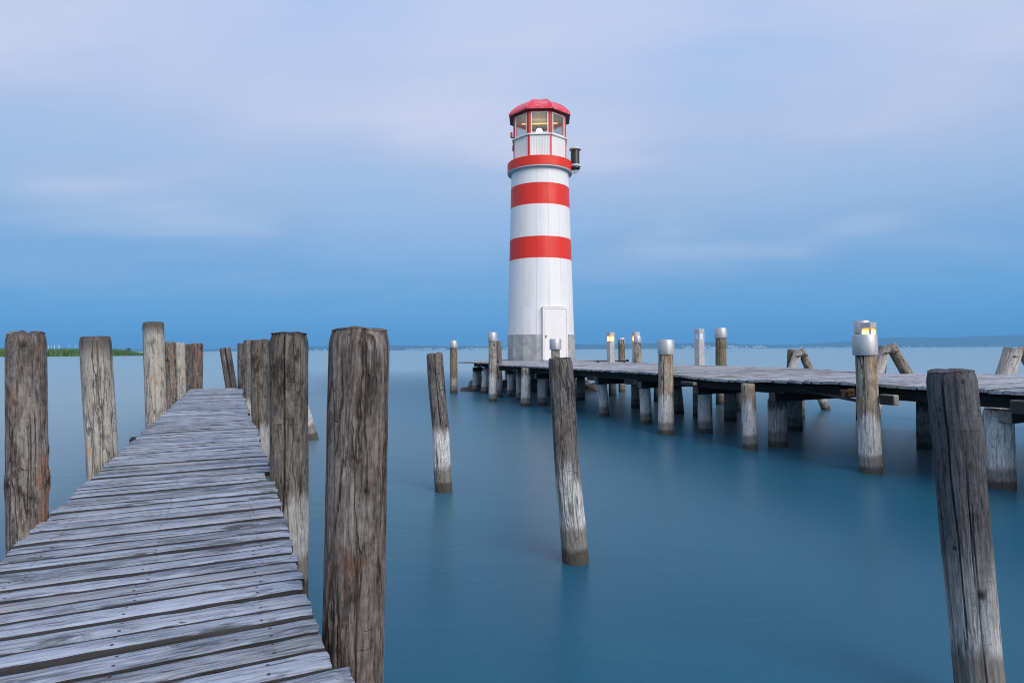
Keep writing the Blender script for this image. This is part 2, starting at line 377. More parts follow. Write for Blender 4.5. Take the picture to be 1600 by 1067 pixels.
# ------------------------------------------------------------------ mesh helpers
def mesh(name, verts, faces, smooth=False):
    me = bpy.data.meshes.new(name); me.from_pydata(verts, [], faces); me.update()
    if smooth:
        me.polygons.foreach_set('use_smooth', [True] * len(me.polygons))
    return me
def obj(name, me, mat=None, parent=None, loc=(0, 0, 0), rot=None, scale=None):
    o = bpy.data.objects.new(name, me); C.objects.link(o)
    if mat is not None and me is not None and not me.materials: me.materials.append(mat)
    o.location = loc
    if rot is not None: o.rotation_euler = rot
    if scale is not None: o.scale = scale
    if parent is not None: o.parent = parent
    return o
def tag(o, label, cat, group=None):
    o['label'] = label; o['category'] = cat
    if group: o['group'] = group
    return o
def empty(name, loc=(0, 0, 0), rot=None):
    o = bpy.data.objects.new(name, None); C.objects.link(o); o.location = loc; o.empty_display_size = 0.2
    if rot is not None: o.rotation_euler = rot
    return o
def struct(o, kind='structure', label=None):
    o['kind'] = kind
    if label: o['label'] = label
    return o

def box_bm(bm, cx, cy, cz, sx, sy, sz, mat=None, bev=0.0):
    r = bmesh.ops.create_cube(bm, size=1.0)
    mtx = Matrix.Translation((cx, cy, cz)) @ Matrix.Diagonal((sx, sy, sz, 1))
    if mat is not None: mtx = mat @ mtx
    bmesh.ops.transform(bm, matrix=mtx, verts=r['verts'])
    if bev:
        es = set()
        for v in r['verts']:
            for e in v.link_edges: es.add(e)
        bmesh.ops.bevel(bm, geom=list(es), offset=bev, segments=1, affect='EDGES')
def box_mesh(name, c, s, bev=0.0):
    bm = bmesh.new(); box_bm(bm, *c, *s, bev=bev); me = bpy.data.meshes.new(name); bm.to_mesh(me); bm.free(); return me
def lathe(name, prof, n=32, smooth=True, a0=0.0, closed=True, ang=2 * math.pi):
    """profile [(r, z)...] turned round z"""
    vs, fs = [], []
    k = n if closed else n + 1
    for i in range(k):
        a = a0 + ang * i / n
        for r, z in prof: vs.append((r * math.cos(a), r * math.sin(a), z))
    m = len(prof)
    for i in range(n):
        j = (i + 1) % k
        for q in range(m - 1):
            fs.append((i * m + q, j * m + q, j * m + q + 1, i * m + q + 1))
    me = mesh(name, vs, fs, smooth)
    if smooth:
        me.set_sharp_from_angle(angle=R(35))
    return me
def tube_mesh(name, p0, p1, r, n=10):
    p0, p1 = Vector(p0), Vector(p1); d = p1 - p0
    q = d.to_track_quat('Z', 'Y'); vs, fs = [], []
    for k, p in enumerate((p0, p1)):
        for i in range(n):
            a = 2 * math.pi * i / n
            vs.append(tuple(p + q @ Vector((r * math.cos(a), r * math.sin(a), 0))))
    for i in range(n): fs.append((i, (i + 1) % n, n + (i + 1) % n, n + i))
    fs.append(tuple(range(n - 1, -1, -1))); fs.append(tuple(range(n, 2 * n)))
    return mesh(name, vs, fs)

def nz(x, y, z): return noise.noise(Vector((x, y, z)))

def post_mesh(name, r0, r1, L, below=0.6, nseg=40, nring=40, seed=0.0, cracks=(), knots=(), rough=1.0, crown=0.02, chip=0.02, bends=(), lip=None):
    """round pile along z, foot at z=0 (goes on below), top at z=L; uneven outline, open checks, knots, worn top"""
    vs, fs, kn = [], [], []
    rm = (r0 + r1) / 2
    # ring heights: denser near the top
    zs = [-below, -0.05]
    for i in range(nring): zs.append(L * i / nring)
    zs += [L - crown * 1.6, L - crown * 0.9, L - crown * 0.4, L - crown * 0.1]
    zs = sorted(set(round(z, 4) for z in zs if z < L))
    rows = [(z, 1.0) for z in zs]
    tops = [(L, 0.93), (L + 0.004, 0.80), (L + 0.006, 0.55), (L + 0.004, 0.25)]
    for z, k in rows + tops:
        u = max(0.0, min(1.0, z / L)); base = r0 + (r1 - r0) * u
        rnd = 1.0
        if z > L - crown * 2 and k == 1.0:
            q = (z - (L - crown * 2)) / (crown * 2); rnd = 1.0 - 0.09 * q * q * crown / 0.02 * 0.8
        bx = sum(a * math.exp(-((z - zc) / w) ** 2) for zc, w, a, _ in bends)
        by = sum(a * math.exp(-((z - zc) / w) ** 2) for zc, w, _, a in bends)
        for i in range(nseg):
            a = 2 * math.pi * i / nseg; ca, sa = math.cos(a), math.sin(a)
            rr = base * rnd
            rr *= 1 + 0.045 * rough * nz(ca * 1.1 + seed, sa * 1.1, z * 1.4 + seed * 2)
            rr += rm * rough * (0.022 * nz(ca * 6 + seed, sa * 6, z * 0.7 + 9) + 0.020 * nz(ca * 17, sa * 17 + seed, z * 1.1))
            rr += rm * rough * 0.016 * nz(ca * 9 + seed, sa * 9, z * 9.0)
            kv = 0.0
            for (tc, wd, dp, z0, z1, wn) in cracks:
                if z0 <= z <= z1:
                    c = tc + wn * nz(seed * 3.3 + tc, 0.0, z * 1.3)
                    dd = abs((a - c + math.pi) % (2 * math.pi) - math.pi)
                    if dd < wd:
                        e = min(1.0, (z - z0) / 0.12 if z0 > 0 else 1.0, (z1 - z) / 0.12 if z1 < L - 0.01 else 1.0, (0.05 if dp < .3 else .5) + max(0.0, L - z) / 0.10)
                        rr -= rm * dp * (1 - dd / wd) ** 0.6 * max(e, 0.0)
            for (tc, zc, sz, am) in knots:
                dd = ((a - tc + math.pi) % (2 * math.pi) - math.pi) * rm
                d2 = math.hypot(dd, (z - zc) * 0.8) / sz
                if d2 < 3:
                    rr += am * (math.exp(-d2 * d2 * 0.5) - 1.5 * math.exp(-d2 * d2 * 4))
                    kv = max(kv, math.exp(-(d2 * 1.5) ** 4))
            zz = z
            if z > L - crown * 2.2:
                zz = z + .45 * chip * nz(ca * 1.3 + seed, sa * 1.3 + 4, 3.1) * (z - (L - crown * 2.2)) / (crown * 2.2) + 0.3 * chip * nz(ca * 7 + seed, sa * 7, 1.1)
            vs.append((rr * k * ca + bx, rr * k * sa + by, zz)); kn.append(kv)
    n = len(rows) + len(tops)
    for j in range(n - 1):
        for i in range(nseg):
            i2 = (i + 1) % nseg
            fs.append((j * nseg + i, j * nseg + i2, (j + 1) * nseg + i2, (j + 1) * nseg + i))
    fs.append(tuple((n - 1) * nseg + i for i in range(nseg)))
    me = mesh(name, vs, fs, True)
    me.set_sharp_from_angle(angle=R(50))
    at = me.attributes.new('knot', 'FLOAT', 'POINT'); at.data.foreach_set('value', kn)
    return me

def place_post(name, base, top, r0, r1, mat, parent=None, **kw):
    """pile from its foot at the water line to its top"""
    b = Vector((base[0], base[1], base[2] if len(base) > 2 else 0.0)); t_ = Vector(top)
    d = t_ - b
    o = obj(name, post_mesh(name, r0, r1, d.length, **kw), mat, parent, b)
    o.rotation_mode = 'QUATERNION'; o.rotation_quaternion = Vector((0, 0, 1)).rotation_difference(d.normalized())
    return o

# ------------------------------------------------------------------ lake, far shore
WX, WY0, WY1 = 17000, -2500, 13500
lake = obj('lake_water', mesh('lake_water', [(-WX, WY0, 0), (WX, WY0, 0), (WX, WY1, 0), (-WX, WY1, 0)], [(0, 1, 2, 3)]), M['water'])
struct(lake, label='still blue green lake water smoothed by a long exposure')
bed = obj('lake_bed', mesh('lake_bed', [(-WX, WY0, -1.2), (WX, WY0, -1.2), (WX, WY1, -1.2), (-WX, WY1, -1.2)], [(0, 1, 2, 3)]), M['bank'])
struct(bed)

def interp(tab, x):
    if x <= tab[0][0]: return tab[0][1]
    for (x0, y0), (x1, y1) in zip(tab, tab[1:]):
        if x <= x1:
            u = (x - x0) / (x1 - x0); u = u * u * (3 - 2 * u); return y0 + (y1 - y0) * u
    return tab[-1][1]

RIDGE = [(-14000, 60), (-9000, 45), (-5000, 35), (-3100, 70), (-2650, 85), (-1700, 72), (-950, 62), (-200, 48), (1250, 78), (1900, 80),
         (2700, 92), (3050, 82), (3550, 98), (3800, 62), (5000, 46), (5700, 78), (6200, 128), (6900, 172), (7600, 158), (9500, 190), (15000, 150)]
def make_hills():
    vs, fs = [], []
    nx, ny = 300, 9
    for i in range(nx):
        x = -13500 + 29000 * i / (nx - 1)
        hgt = interp(RIDGE, x) * (1 + 0.10 * nz(x * 0.0016, 3.3, 1)) + 7 * nz(x * 0.006, 1, 2) + 4 * nz(x * 0.02, 5, 2)
        for j in range(ny):
            u = j / (ny - 1); y = 8700 + 3600 * u
            prof = math.sin(min(1.0, u * 1.7) * math.pi / 2) if u < 0.6 else math.cos((u - 0.6) / 0.4 * math.pi / 2)
            vs.append((x, y, -0.4 + max(0.0, prof) * hgt * (1 + 0.5 * u * 0.4) + (6 * nz(x * 0.004, y * 0.004, 4) if 0 < j < ny - 1 else 0)))
    for i in range(nx - 1):
        for j in range(ny - 1):
            a = i * ny + j; fs.append((a, a + ny, a + ny + 1, a + 1))
    o = obj('hills', mesh('hills', vs, fs, True), M['hill']); struct(o, label='hazy blue hills along the far shore of the lake')
make_hills()

def make_town():
    random.seed(5); bm = bmesh.new()
    def cluster(x0, x1, n, zmax):
        for _ in range(n):
            x = random.uniform(x0, x1); u = random.random() ** 2; y = 8640 + 500 * u
            z = 3 + zmax * u
            w = random.uniform(8, 24); h = random.uniform(6, 13)
            mt = Matrix.Translation((x, y, z)) @ Matrix.Rotation(random.uniform(-.5, .5), 4, 'Z')
            box_bm(bm, 0, 0, h / 2 - 4, w, 12, h + 8, mt)
            r = bmesh.ops.create_cone(bm, cap_ends=True, segments=4, radius1=w * 0.72, radius2=w * 0.2, depth=5)
            bmesh.ops.transform(bm, matrix=mt @ Matrix.Translation((0, 0, h + 2.4)) @ Matrix.Rotation(R(45), 4, 'Z'), verts=r['verts'])
    cluster(-1500, -50, 70, 16); cluster(2450, 3700, 90, 34); cluster(-2900, -2500, 14, 8); cluster(4100, 4900, 22, 8); cluster(5500, 7600, 30, 6)
    me = bpy.data.meshes.new('far_town'); bm.to_mesh(me); bm.free()
    o = obj('far_town', me, M['town'])
    struct(o, 'stuff', 'pale houses of a far town strung along the opposite shore'); o['category'] = 'town'
make_town()

def make_reeds():
    random.seed(11)
    # bank: low muddy spit, tip on the right
    def half(x):   # half depth of the spit at x
        u = max(0.25, (x + 235) / 94.0)
        return 0 if u >= 1 else 16 * math.sqrt(max(0.0, 1 - max(0, (u - 0.45) / 0.55) ** 2)) * min(1, u * 4 + 0.2)
    vs, fs = [], []
    xs = [-345 + 204 * i / 60 for i in range(61)]
    for x in xs:
        hd = half(x) + 1.5
        for j in range(9):
            v = -1 + 2 * j / 8
            vs.append((x, 232 + hd * v, -0.5 + 0.85 * (1 - v * v) + 0.1 * nz(x * .3, v * 2, 1)))
    for i in range(60):
        for j in range(8):
            a = i * 9 + j; fs.append((a, a + 9, a + 10, a + 1))
    struct(obj('river_bank', mesh('river_bank', vs, fs, True), M['bank']), label='low muddy spit carrying the green reeds')
    vs, fs = [], []
    n = 0
    while n < 17000:
        x = random.uniform(-345, -141); hd = half(x)
        if hd <= 0: continue
        y = 232 + random.uniform(-1, 1) * hd
        edge = min(1.0, (1 - abs(y - 232) / (hd + .01)) * 4 + 0.35)
        h = (2.6 + 0.9 * nz(x * 0.12, y * 0.1, 2) + random.uniform(-.4, .4)) * edge
        if x < -182: h += 0.5
        h *= min(1.0, (-140 - x) / 16 + 0.25)
        a = random.uniform(0, math.pi); w = random.uniform(.07, .16); lx = random.uniform(-.35, .35); ly = random.uniform(-.35, .35)
        dx, dy = math.cos(a) * w, math.sin(a) * w; k = len(vs)
        vs += [(x - dx, y - dy, 0.0), (x + dx, y + dy, 0.0), (x + dx * .8 + lx * .4, y + dy * .8 + ly * .4, h * .6), (x - dx * .8 + lx * .4, y - dy * .8 + ly * .4, h * .6), (x + lx, y + ly, h)]
        fs += [(k, k + 1, k + 2, k + 3), (k + 3, k + 2, k + 4)]; n += 1
    o = obj('reeds', mesh('reeds', vs, fs), M['reed']); struct(o, 'stuff', 'bright green reed bed on the spit at the left shore'); o['category'] = 'reeds'
    # second, farther strip of shore with low scrub
    vs, fs = [], []
    for n in range(5000):
        x = random.uniform(-760, -545); y = 860 + random.uniform(-25, 25)
        h = (1.6 + 1.2 * nz(x * 0.03, 2, 2) + random.uniform(-.3, .3)) * min(1, (-543 - x) / 30 + .2)
        a = random.uniform(0, math.pi); w = random.uniform(.3, .6); dx, dy = math.cos(a) * w, math.sin(a) * w; k = len(vs)
        vs += [(x - dx, y - dy, -.1), (x + dx, y + dy, -.1), (x + random.uniform(-.4, .4), y, h + .5)]; fs += [(k, k + 1, k + 2)]
    o = obj('shore_scrub', mesh('shore_scrub', vs, fs), M['leaf']); struct(o, 'stuff', 'thin dark strip of scrub on the farther left shore'); o['category'] = 'scrub'
make_reeds()

def make_tree(x, y, h, w, label, seed):
    random.seed(seed)
    root = empty('lone_tree', (x, y, 0)); tag(root, label, 'tree', 'small far trees on the left shore')
    obj('trunk', lathe('trunk', [(.35, -.2), (.25, h * .3), (.15, h * .6), (0.02, h * .8)], 8), M['bark'], root)
    vs, fs = [], []
    cl = [(random.gauss(0, w * .25), random.gauss(0, w * .25), h * random.uniform(.4, .88), random.uniform(.16, .26) * w) for _ in range(9)]
    for _ in range(900):
        cx, cy, cz, r = random.choice(cl)
        p = Vector((random.gauss(0, 1), random.gauss(0, 1), random.gauss(0, 1))).normalized() * r * random.uniform(.5, 1.1) + Vector((cx, cy, cz))
        a = Vector((random.uniform(-1, 1), random.uniform(-1, 1), random.uniform(-1, 1))).normalized() * .35
        bb = Vector((random.uniform(-1, 1), random.uniform(-1, 1), random.uniform(-1, 1))).normalized() * .35
        k = len(vs); vs += [tuple(p - a), tuple(p + a), tuple(p + bb)]; fs.append((k, k + 1, k + 2))
    obj('crown', mesh('crown', vs, fs), M['leaf'], root)
make_tree(-543, 862, 6.8, 7.0, 'taller of the two small far trees at the tip of the scrub strip', 3)
make_tree(-566, 866, 4.6, 8.0, 'lower spreading far tree left of the taller one on the scrub strip', 4)

def make_boats():
    random.seed(8)
    for i in range(12):
        x = -272 + 2.6 * i + random.uniform(-1.2, 1.2); y = 352 + random.uniform(-6, 6); h = random.uniform(5.4, 7.0)
        root = empty('sailing_boat', (x, y, 0), (0, 0, random.uniform(-.6, .6)))
        tag(root, 'white moored sailing boat whose mast shows above the green reeds', 'boat', 'sailing boats moored behind the reeds')
        st = [(-3.2, .75, .8), (-2, 1.15, .75), (0, 1.3, .75), (2, .95, .85), (3.4, .05, 1.0)]
        vs, fs = [], []
        for sx, hw, top in st: vs += [(sx, -hw, top), (sx, -hw * .7, -.1), (sx, 0, -.3), (sx, hw * .7, -.1), (sx, hw, top)]
        for k in range(4):
            for q in range(4): fs.append((k * 5 + q, k * 5 + q + 1, k * 5 + q + 6, k * 5 + q + 5))
            fs.append((k * 5, k * 5 + 5, k * 5 + 9, k * 5 + 4))
        fs.append((0, 1, 2, 3, 4))
        obj('hull', mesh('hull', vs, fs), M['boat'], root)
        obj('cabin', box_mesh('cabin', (.2, 0, 1.05), (2.4, 1.3, .7), .12), M['boat'], root)
        obj('mast', lathe('mast', [(.10, .8), (.09, h * .6), (.05, h), (0, h + .05)], 8), M['boat'], root)
        obj('furled_sail', tube_mesh('furled_sail', (.1, 0, 2.0), (-2.6, 0, 2.1), .2, 8), M['boat'], root)
make_boats()

# ------------------------------------------------------------------ near jetty (left)
JD = Vector((-0.4171, 0.9089, 0)); JR = Vector((0.9089, 0.4171, 0)); JZ = 0.82
JANG = math.atan2(JR.y, JR.x)
def jetty(t, s, z=JZ): return JD * t + JR * s + Vector((0, 0, z))

def board_mesh(name, L, w, th, nseg, seed, wear=1.0):
    """one plank along x, rounded worn edges, slight bow"""
    vs, fs = [], []
    prof = [(-.5, -1), (-.5, -.36), (-.465, -.13), (-.37, -.02), (-.12, .03), (.12, .03), (.37, -.02), (.465, -.13), (.5, -.36), (.5, -1)]
    m = len(prof)
    for i in range(nseg + 1):
        x = -L / 2 + L * i / nseg
        ex = 0.0
        for q, (py, pz) in enumerate(prof):
            yy = py * w; zz = pz * th
            side = 1 if py > 0 else -1
            yy += side * wear * w * (0.014 * nz(x * 3.1, seed + side * 5, 1) + 0.016 * nz(x * 14, seed + side * 7, 2))
            if pz > -0.5:
                zz += wear * (0.0035 * nz(x * 2.2, seed, 7) + 0.0025 * nz(x * 9, py * 3 + seed, 3) + 0.0016 * nz(x * 5, py * 14 + seed, 8))
            if i in (0, nseg):
                ex = (1 if i else -1) * 0.010 * wear * nz(py * 5, seed + i, 4)
                zz += -0.003 * wear if pz > -0.5 else 0
            vs.append((x + ex, yy, zz))
    for i in range(nseg):
        for q in range(m):
            q2 = (q + 1) % m
            fs.append((i * m + q, (i + 1) * m + q, (i + 1) * m + q2, i * m + q2))
    fs.append(tuple(range(m))); fs.append(tuple(nseg * m + q for q in range(m - 1, -1, -1)))
    me = mesh(name, vs, fs, True); me.set_sharp_from_angle(angle=R(40))
    return me

def make_jetty():
    random.seed(21)
    root = empty('wooden_jetty', jetty(0, -0.3, 0)); tag(root, 'narrow weathered plank jetty running out between rows of posts on the left', 'jetty')
    inv = root.location.copy()
    t = -1.7; k = 0; shared = []
    for q in range(10): shared.append(board_mesh('plank', 1.08, 0.096, 0.036, 12, 300 + q * 3.7, 1.0))
    posts_s = [(4.36, 0.205), (8.65, 0.19), (12.42, 0.17), (14.9, 0.1), (1.98, 0.255)]
    while t < 14.95:
        w = random.uniform(0.086, 0.105); gap = random.uniform(0.016, 0.026) if random.random() > .2 else random.uniform(0.010, 0.016)
        tc = t + w / 2
        sl = -0.85 + random.uniform(-0.012, 0.012) + .02 * nz(tc * 1.5, 5, 5); sr = 0.235 + random.uniform(-0.012, 0.012) + .03 * nz(tc * 1.1, 9, 5)
        if tc > 6: sr -= min(0.05, (tc - 6) * 0.01)
        for pt, lim in posts_s:
            if abs(tc - pt) < 0.20: sr = min(sr, lim - 0.012)
        if 1.2 < tc < 1.70: sr = 0.265 + random.uniform(-.01, .02)
        L = sr - sl
        z = JZ + 0.010 * nz(tc * 0.5, 2, 3) + random.uniform(-0.004, 0.004)
        yaw = JANG + random.uniform(-0.008, 0.008) + 0.01 * nz(tc * .8, 1, 1)
        pos = JD * tc + JR * ((sl + sr) / 2) + Vector((0, 0, z)) - inv
        near = tc < 7.5
        if near:
            me = board_mesh('plank', L, w, 0.036, 30 if tc < 4 else 16, k * 1.71 + 3)
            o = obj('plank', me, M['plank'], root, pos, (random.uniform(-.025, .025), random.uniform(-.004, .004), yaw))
        else:
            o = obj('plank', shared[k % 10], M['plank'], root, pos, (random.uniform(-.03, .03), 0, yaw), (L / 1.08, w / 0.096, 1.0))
        t += w + gap; k += 1
    for s in (-0.72, -0.30, 0.10):
        L = 16.4
        me = box_mesh('stringer', (0, 0, 0), (L, 0.10, 0.15), 0.008)
        obj('stringer', me, M['beam'], root, JD * 6.6 + JR * s + Vector((0, 0, JZ - 0.036 - 0.085)) - inv, (0, 0, math.atan2(JD.y, JD.x)))
    for tt in (0.6, 3.6, 5.7, 9.0, 11.5, 14.6):
        me = box_mesh('cross_beam', (0, 0, 0), (1.0, 0.12, 0.14), 0.008)
        obj('cross_beam', me, M['beam'], root, JD * tt + JR * -0.33 + Vector((0, 0, JZ - 0.036 - 0.165 - 0.07)) - inv, (0, 0, JANG))
        for s in (-0.62, 0.02):
            place_post('support_pile', tuple(JD * tt + JR * s - inv * 1.0), tuple(JD * tt + JR * s - inv + Vector((0, 0, JZ - 0.27))), .08, .08, M['post_dark'], root, nseg=16, nring=8, seed=tt)
    # bent iron bracket on the left edge
    bm = bmesh.new(); box_bm(bm, .02, 0, 0, .07, .035, .03, bev=.008); box_bm(bm, -.01, 0, -.03, .03, .04, .06, bev=.006)
    me = bpy.data.meshes.new('iron_bracket'); bm.to_mesh(me); bm.free()
    obj('iron_bracket', me, M['iron'], root, jetty(6.9, -0.885, JZ - 0.012) - inv, (0, 0, JANG))

# ------------------------------------------------------------------ posts
brown = lambda k: ((0.034 * k, 0.029 * k, 0.026 * k, 1), (0.150 * k, 0.130 * k, 0.116 * k, 1), (0.35 * k, 0.325 * k, 0.30 * k, 1))
M['post_dark'] = post_mat('post_dark', 1.0, *brown(0.62), white=0.5, wtop=0.45)
M['post_a'] = post_mat('post_a', 2.0, (0.018, 0.014, 0.013, 1), (0.118, 0.096, 0.085, 1), (0.32, 0.285, 0.26, 1), stain=0.12, stain_col=(0.14, 0.065, 0.038, 1), contrast=1.0, fiss=0.6)
M['post_b'] = post_mat('post_b', 3.0, (0.016, 0.013, 0.011, 1), (0.098, 0.085, 0.074, 1), (0.26, 0.24, 0.215, 1), topdark=0.3, height=1.76, white=0.5, wtop=0.75, fiss=0.4)
M['post_c'] = post_mat('post_c', 4.0, (0.020, 0.016, 0.014, 1), (0.135, 0.113, 0.100, 1), (0.38, 0.345, 0.315, 1), contrast=1.05, fiss=0.55, stain=0.6, stain_col=(0.40, 0.18, 0.085, 1), topdark=0.3, height=1.74)
M['post_d'] = post_mat('post_d', 5.0, (0.050, 0.042, 0.034, 1), (0.34, 0.31, 0.27, 1), (0.60, 0.57, 0.52, 1), fiss=0.6, stain=0.2, stain_col=(0.45, 0.25, 0.10, 1), topdark=0.75, height=1.76, contrast=0.85)
M['post_e'] = post_mat('post_e', 6.0, (0.06, 0.05, 0.04, 1), (0.38, 0.345, 0.29, 1), (0.62, 0.59, 0.53, 1), fiss=0.5, topdark=0.8, height=2.03, contrast=0.75, stain=0.15, stain_col=(0.40, 0.22, 0.08, 1))
M['post_f'] = post_mat('post_f', 7.0, (0.03, 0.022, 0.018, 1), (0.16, 0.12, 0.10, 1), (0.34, 0.30, 0.26, 1), stain=0.5, stain_col=(0.38, 0.17, 0.08, 1))
M['post_g'] = post_mat('post_g', 8.0, (0.020, 0.018, 0.018, 1), (0.105, 0.096, 0.092, 1), (0.28, 0.265, 0.25, 1), white=0.92, fiss=0.7, wsoft=0.65, wtop=0.78, wmid=0.36, height=1.58, topdark=0.25)
M['post_h'] = post_mat('post_h', 9.0, (0.020, 0.018, 0.018, 1), (0.115, 0.104, 0.098, 1), (0.30, 0.28, 0.265, 1), white=0.92, fiss=0.7, wtop=0.80, wmid=0.3, height=1.6)
M['post_i'] = post_mat('post_i', 10.0, (0.022, 0.022, 0.024, 1), (0.074, 0.072, 0.075, 1), (0.17, 0.172, 0.185, 1), white=0.78, wtop=0.95, wmid=0.5, contrast=0.75, fiss=0.22, wsoft=0.12)
M['pile_a'] = post_mat('pile_a', 11.0, (0.05, 0.042, 0.034, 1), (0.30, 0.265, 0.225, 1), (0.58, 0.54, 0.48, 1), white=0.9, wtop=0.95, wet=0.11)
M['pile_b'] = post_mat('pile_b', 12.0, (0.05, 0.04, 0.03, 1), (0.27, 0.225, 0.175, 1), (0.52, 0.47, 0.41, 1), white=0.85, wtop=0.9, stain=0.7, stain_col=(0.30, 0.13, 0.045, 1), wet=0.11)
M['pile_c'] = post_mat('pile_c', 13.0, (0.03, 0.026, 0.022, 1), (0.14, 0.12, 0.10, 1), (0.30, 0.27, 0.24, 1), white=0.5, wtop=0.7, wet=0.12)
M['pile_rust'] = post_mat('pile_rust', 15.0, (0.06, 0.048, 0.034, 1), (0.31, 0.265, 0.205, 1), (0.54, 0.50, 0.43, 1), white=0.9, wtop=0.80, wmid=0.55, stain=1.3, stain_col=(0.34, 0.17, 0.055, 1), wet=0.11)
M['log_pale'] = post_mat('log_pale', 16.0, (0.10, 0.085, 0.07, 1), (0.46, 0.43, 0.39, 1), (0.72, 0.69, 0.65, 1), fiss=0.4, contrast=0.7, white=0.6, wtop=1.3, topdark=0.5, height=1.75)
M['pile_moss'] = post_mat('pile_moss', 14.0, (0.04, 0.034, 0.024, 1), (0.17, 0.14, 0.10, 1), (0.34, 0.30, 0.20, 1), white=0.4, wtop=0.6, stain=0.8, stain_col=(0.20, 0.19, 0.06, 1))
make_jetty()

PI = math.pi
def wp(name, base, top, r0, r1, mat, label, group=None, **kw):
    o = place_post(name, base, top, r0, r1, M[mat], **kw); tag(o, label, 'post', group); return o
GJ = 'posts lining the narrow jetty'
toC = lambda x, y: math.atan2(-y, -x)      # bearing of the viewer from a post
def cr(x, y, off, w, dp, z0, z1, wn=.25): return (toC(x, y) + off, w, dp, z0, z1, wn)

wp('mooring_post', (-0.525, 1.95), (-0.488, 1.95, 1.715), .098, .094, 'post_a', 'thick brown post nearest the viewer at the right edge of the jetty', GJ,
   nseg=150, nring=90, seed=1.3, crown=.03, chip=.014, below=.8,
   cracks=[cr(-.5, 1.95, .05, .05, .16, .2, 1.1), cr(-.5, 1.95, 1.05, .05, .22, .1, 1.8), cr(-.5, 1.95, -.5, .035, .10, .5, 1.0), cr(-.5, 1.95, .62, .03, .09, .9, 1.8)],
   knots=[(toC(-.5, 1.95) + .30, 1.22, .018, .006), (toC(-.5, 1.95) - .45, 1.38, .012, .003)])
wp('mooring_post', (-1.502, 4.1), (-1.504, 4.1, 1.765), .120, .124, 'post_b', 'dark grey post split by one long crack, second along the right jetty edge', GJ,
   nseg=130, nring=80, seed=2.9, crown=.045, chip=.03,
   cracks=[cr(-1.5, 4.1, -.28, .055, .34, .35, 1.9, .18), cr(-1.5, 4.1, .6, .03, .10, .3, 1.2)], knots=[(toC(-1.5, 4.1) + .35, 1.60, .03, .004)])
wp('mooring_post', (-3.299, 8.0), (-3.310, 8.0, 1.785), .125, .120, 'post_b', 'stout grey brown post half hidden behind the cracked post', GJ, nseg=64, nring=50, seed=4.1, chip=.03,
   cracks=[cr(-3.3, 8, -.3, .08, .2, .5, 1.7)])
wp('mooring_post', (-4.906, 11.4), (-4.945, 11.4, 1.844), .088, .084, 'post_h', 'slim pale footed post fourth along the right jetty edge', GJ, nseg=48, nring=40, seed=5.2,
   cracks=[cr(-4.9, 11.4, .3, .1, .2, .3, 1.2)])
wp('mooring_post', (-6.182, 13.9), (-6.197, 13.9, 1.814), .078, .076, 'post_dark', 'thin dark post at the right corner of the jetty end', GJ, nseg=32, nring=30, seed=6.7)
wp('mooring_post', (-2.475, 3.13), (-2.503, 3.13, 1.742), .087, .086, 'post_c', 'brown post with orange wood patches at the far left picture edge', GJ,
   nseg=130, nring=80, seed=7.1, crown=.03, chip=.03,
   cracks=[cr(-2.5, 3.13, .75, .05, .18, .2, 1.8, .1), cr(-2.5, 3.13, .1, .035, .12, .7, 1.4), cr(-2.5, 3.13, -.5, .03, .1, .7, 1.2)],
   knots=[(toC(-2.5, 3.13) - .1, 1.68, .022, .008), (toC(-2.5, 3.13) + 1.25, 0.98, .03, .014), (toC(-2.5, 3.13) - 1.1, 0.98, .03, .012), (toC(-2.5, 3.13) + 1.3, 1.14, .022, .008)])
wp('mooring_post', (-3.293, 4.96), (-3.399, 4.96, 1.765), .112, .110, 'post_d', 'pale bleached post with a torn left flank beside the jetty', GJ,
   nseg=120, nring=70, seed=8.6, crown=.025, chip=.015,
   cracks=[cr(-3.3, 4.96, .15, .04, .15, .8, 1.8, .1), cr(-3.3, 4.96, -.75, .22, .16, .55, 1.15, .2), cr(-3.3, 4.96, .7, .03, .1, .4, 1.5)])
wp('mooring_post', (-4.831, 8.3), (-4.898, 8.3, 2.045), .128, .126, 'post_e', 'tallest pale post on the left side of the jetty, dark at its top', GJ, nseg=80, nring=60, seed=9.4, crown=.025, chip=.012,
   cracks=[cr(-4.8, 8.3, .5, .05, .12, 1.2, 2.1), cr(-4.8, 8.3, -.2, .04, .1, .7, 1.6)])
wp('mooring_post', (-5.747, 10.3), (-5.790, 10.3, 1.799), .088, .087, 'post_f', 'reddish brown post just right of the tallest pale post', GJ, nseg=48, nring=40, seed=10.2)
wp('mooring_post', (-6.529, 12.0), (-6.556, 12.0, 1.81), .094, .092, 'post_e', 'greenish pale post right of the reddish brown one', GJ, nseg=40, nring=36, seed=11.5)
wp('mooring_post', (-7.242, 13.6), (-7.244, 13.6, 1.80), .085, .085, 'post_b', 'narrow grey post at the left corner of the jetty end', GJ, nseg=32, nring=30, seed=12.1)
wp('mooring_post', (-7.278, 14.0), (-7.251, 14.0, 1.82), .135, .13, 'post_f', 'broad brown post closing the left row beyond the jetty end', GJ, nseg=44, nring=36, seed=13.3,
   cracks=[cr(-7.2, 14, .1, .09, .25, .2, 1.9)])
wp('mooring_post', (-6.474, 14.3), (-6.752, 14.3, 1.715), .125, .120, 'post_h', 'leaning post split down its middle beyond the jetty end', GJ, nseg=64, nring=40, seed=14.4,
   cracks=[cr(-6.6, 14.3, .0, .14, .75, .55, 1.9, .05)])
wp('mooring_post', (-3.716, 11.27), (-4.188, 11.27, 1.66), .125, .10, 'post_h', 'slanting post whose pale foot shows behind the cracked post', GJ, nseg=40, nring=40, seed=15.9)
GW = 'free standing posts in the open water'
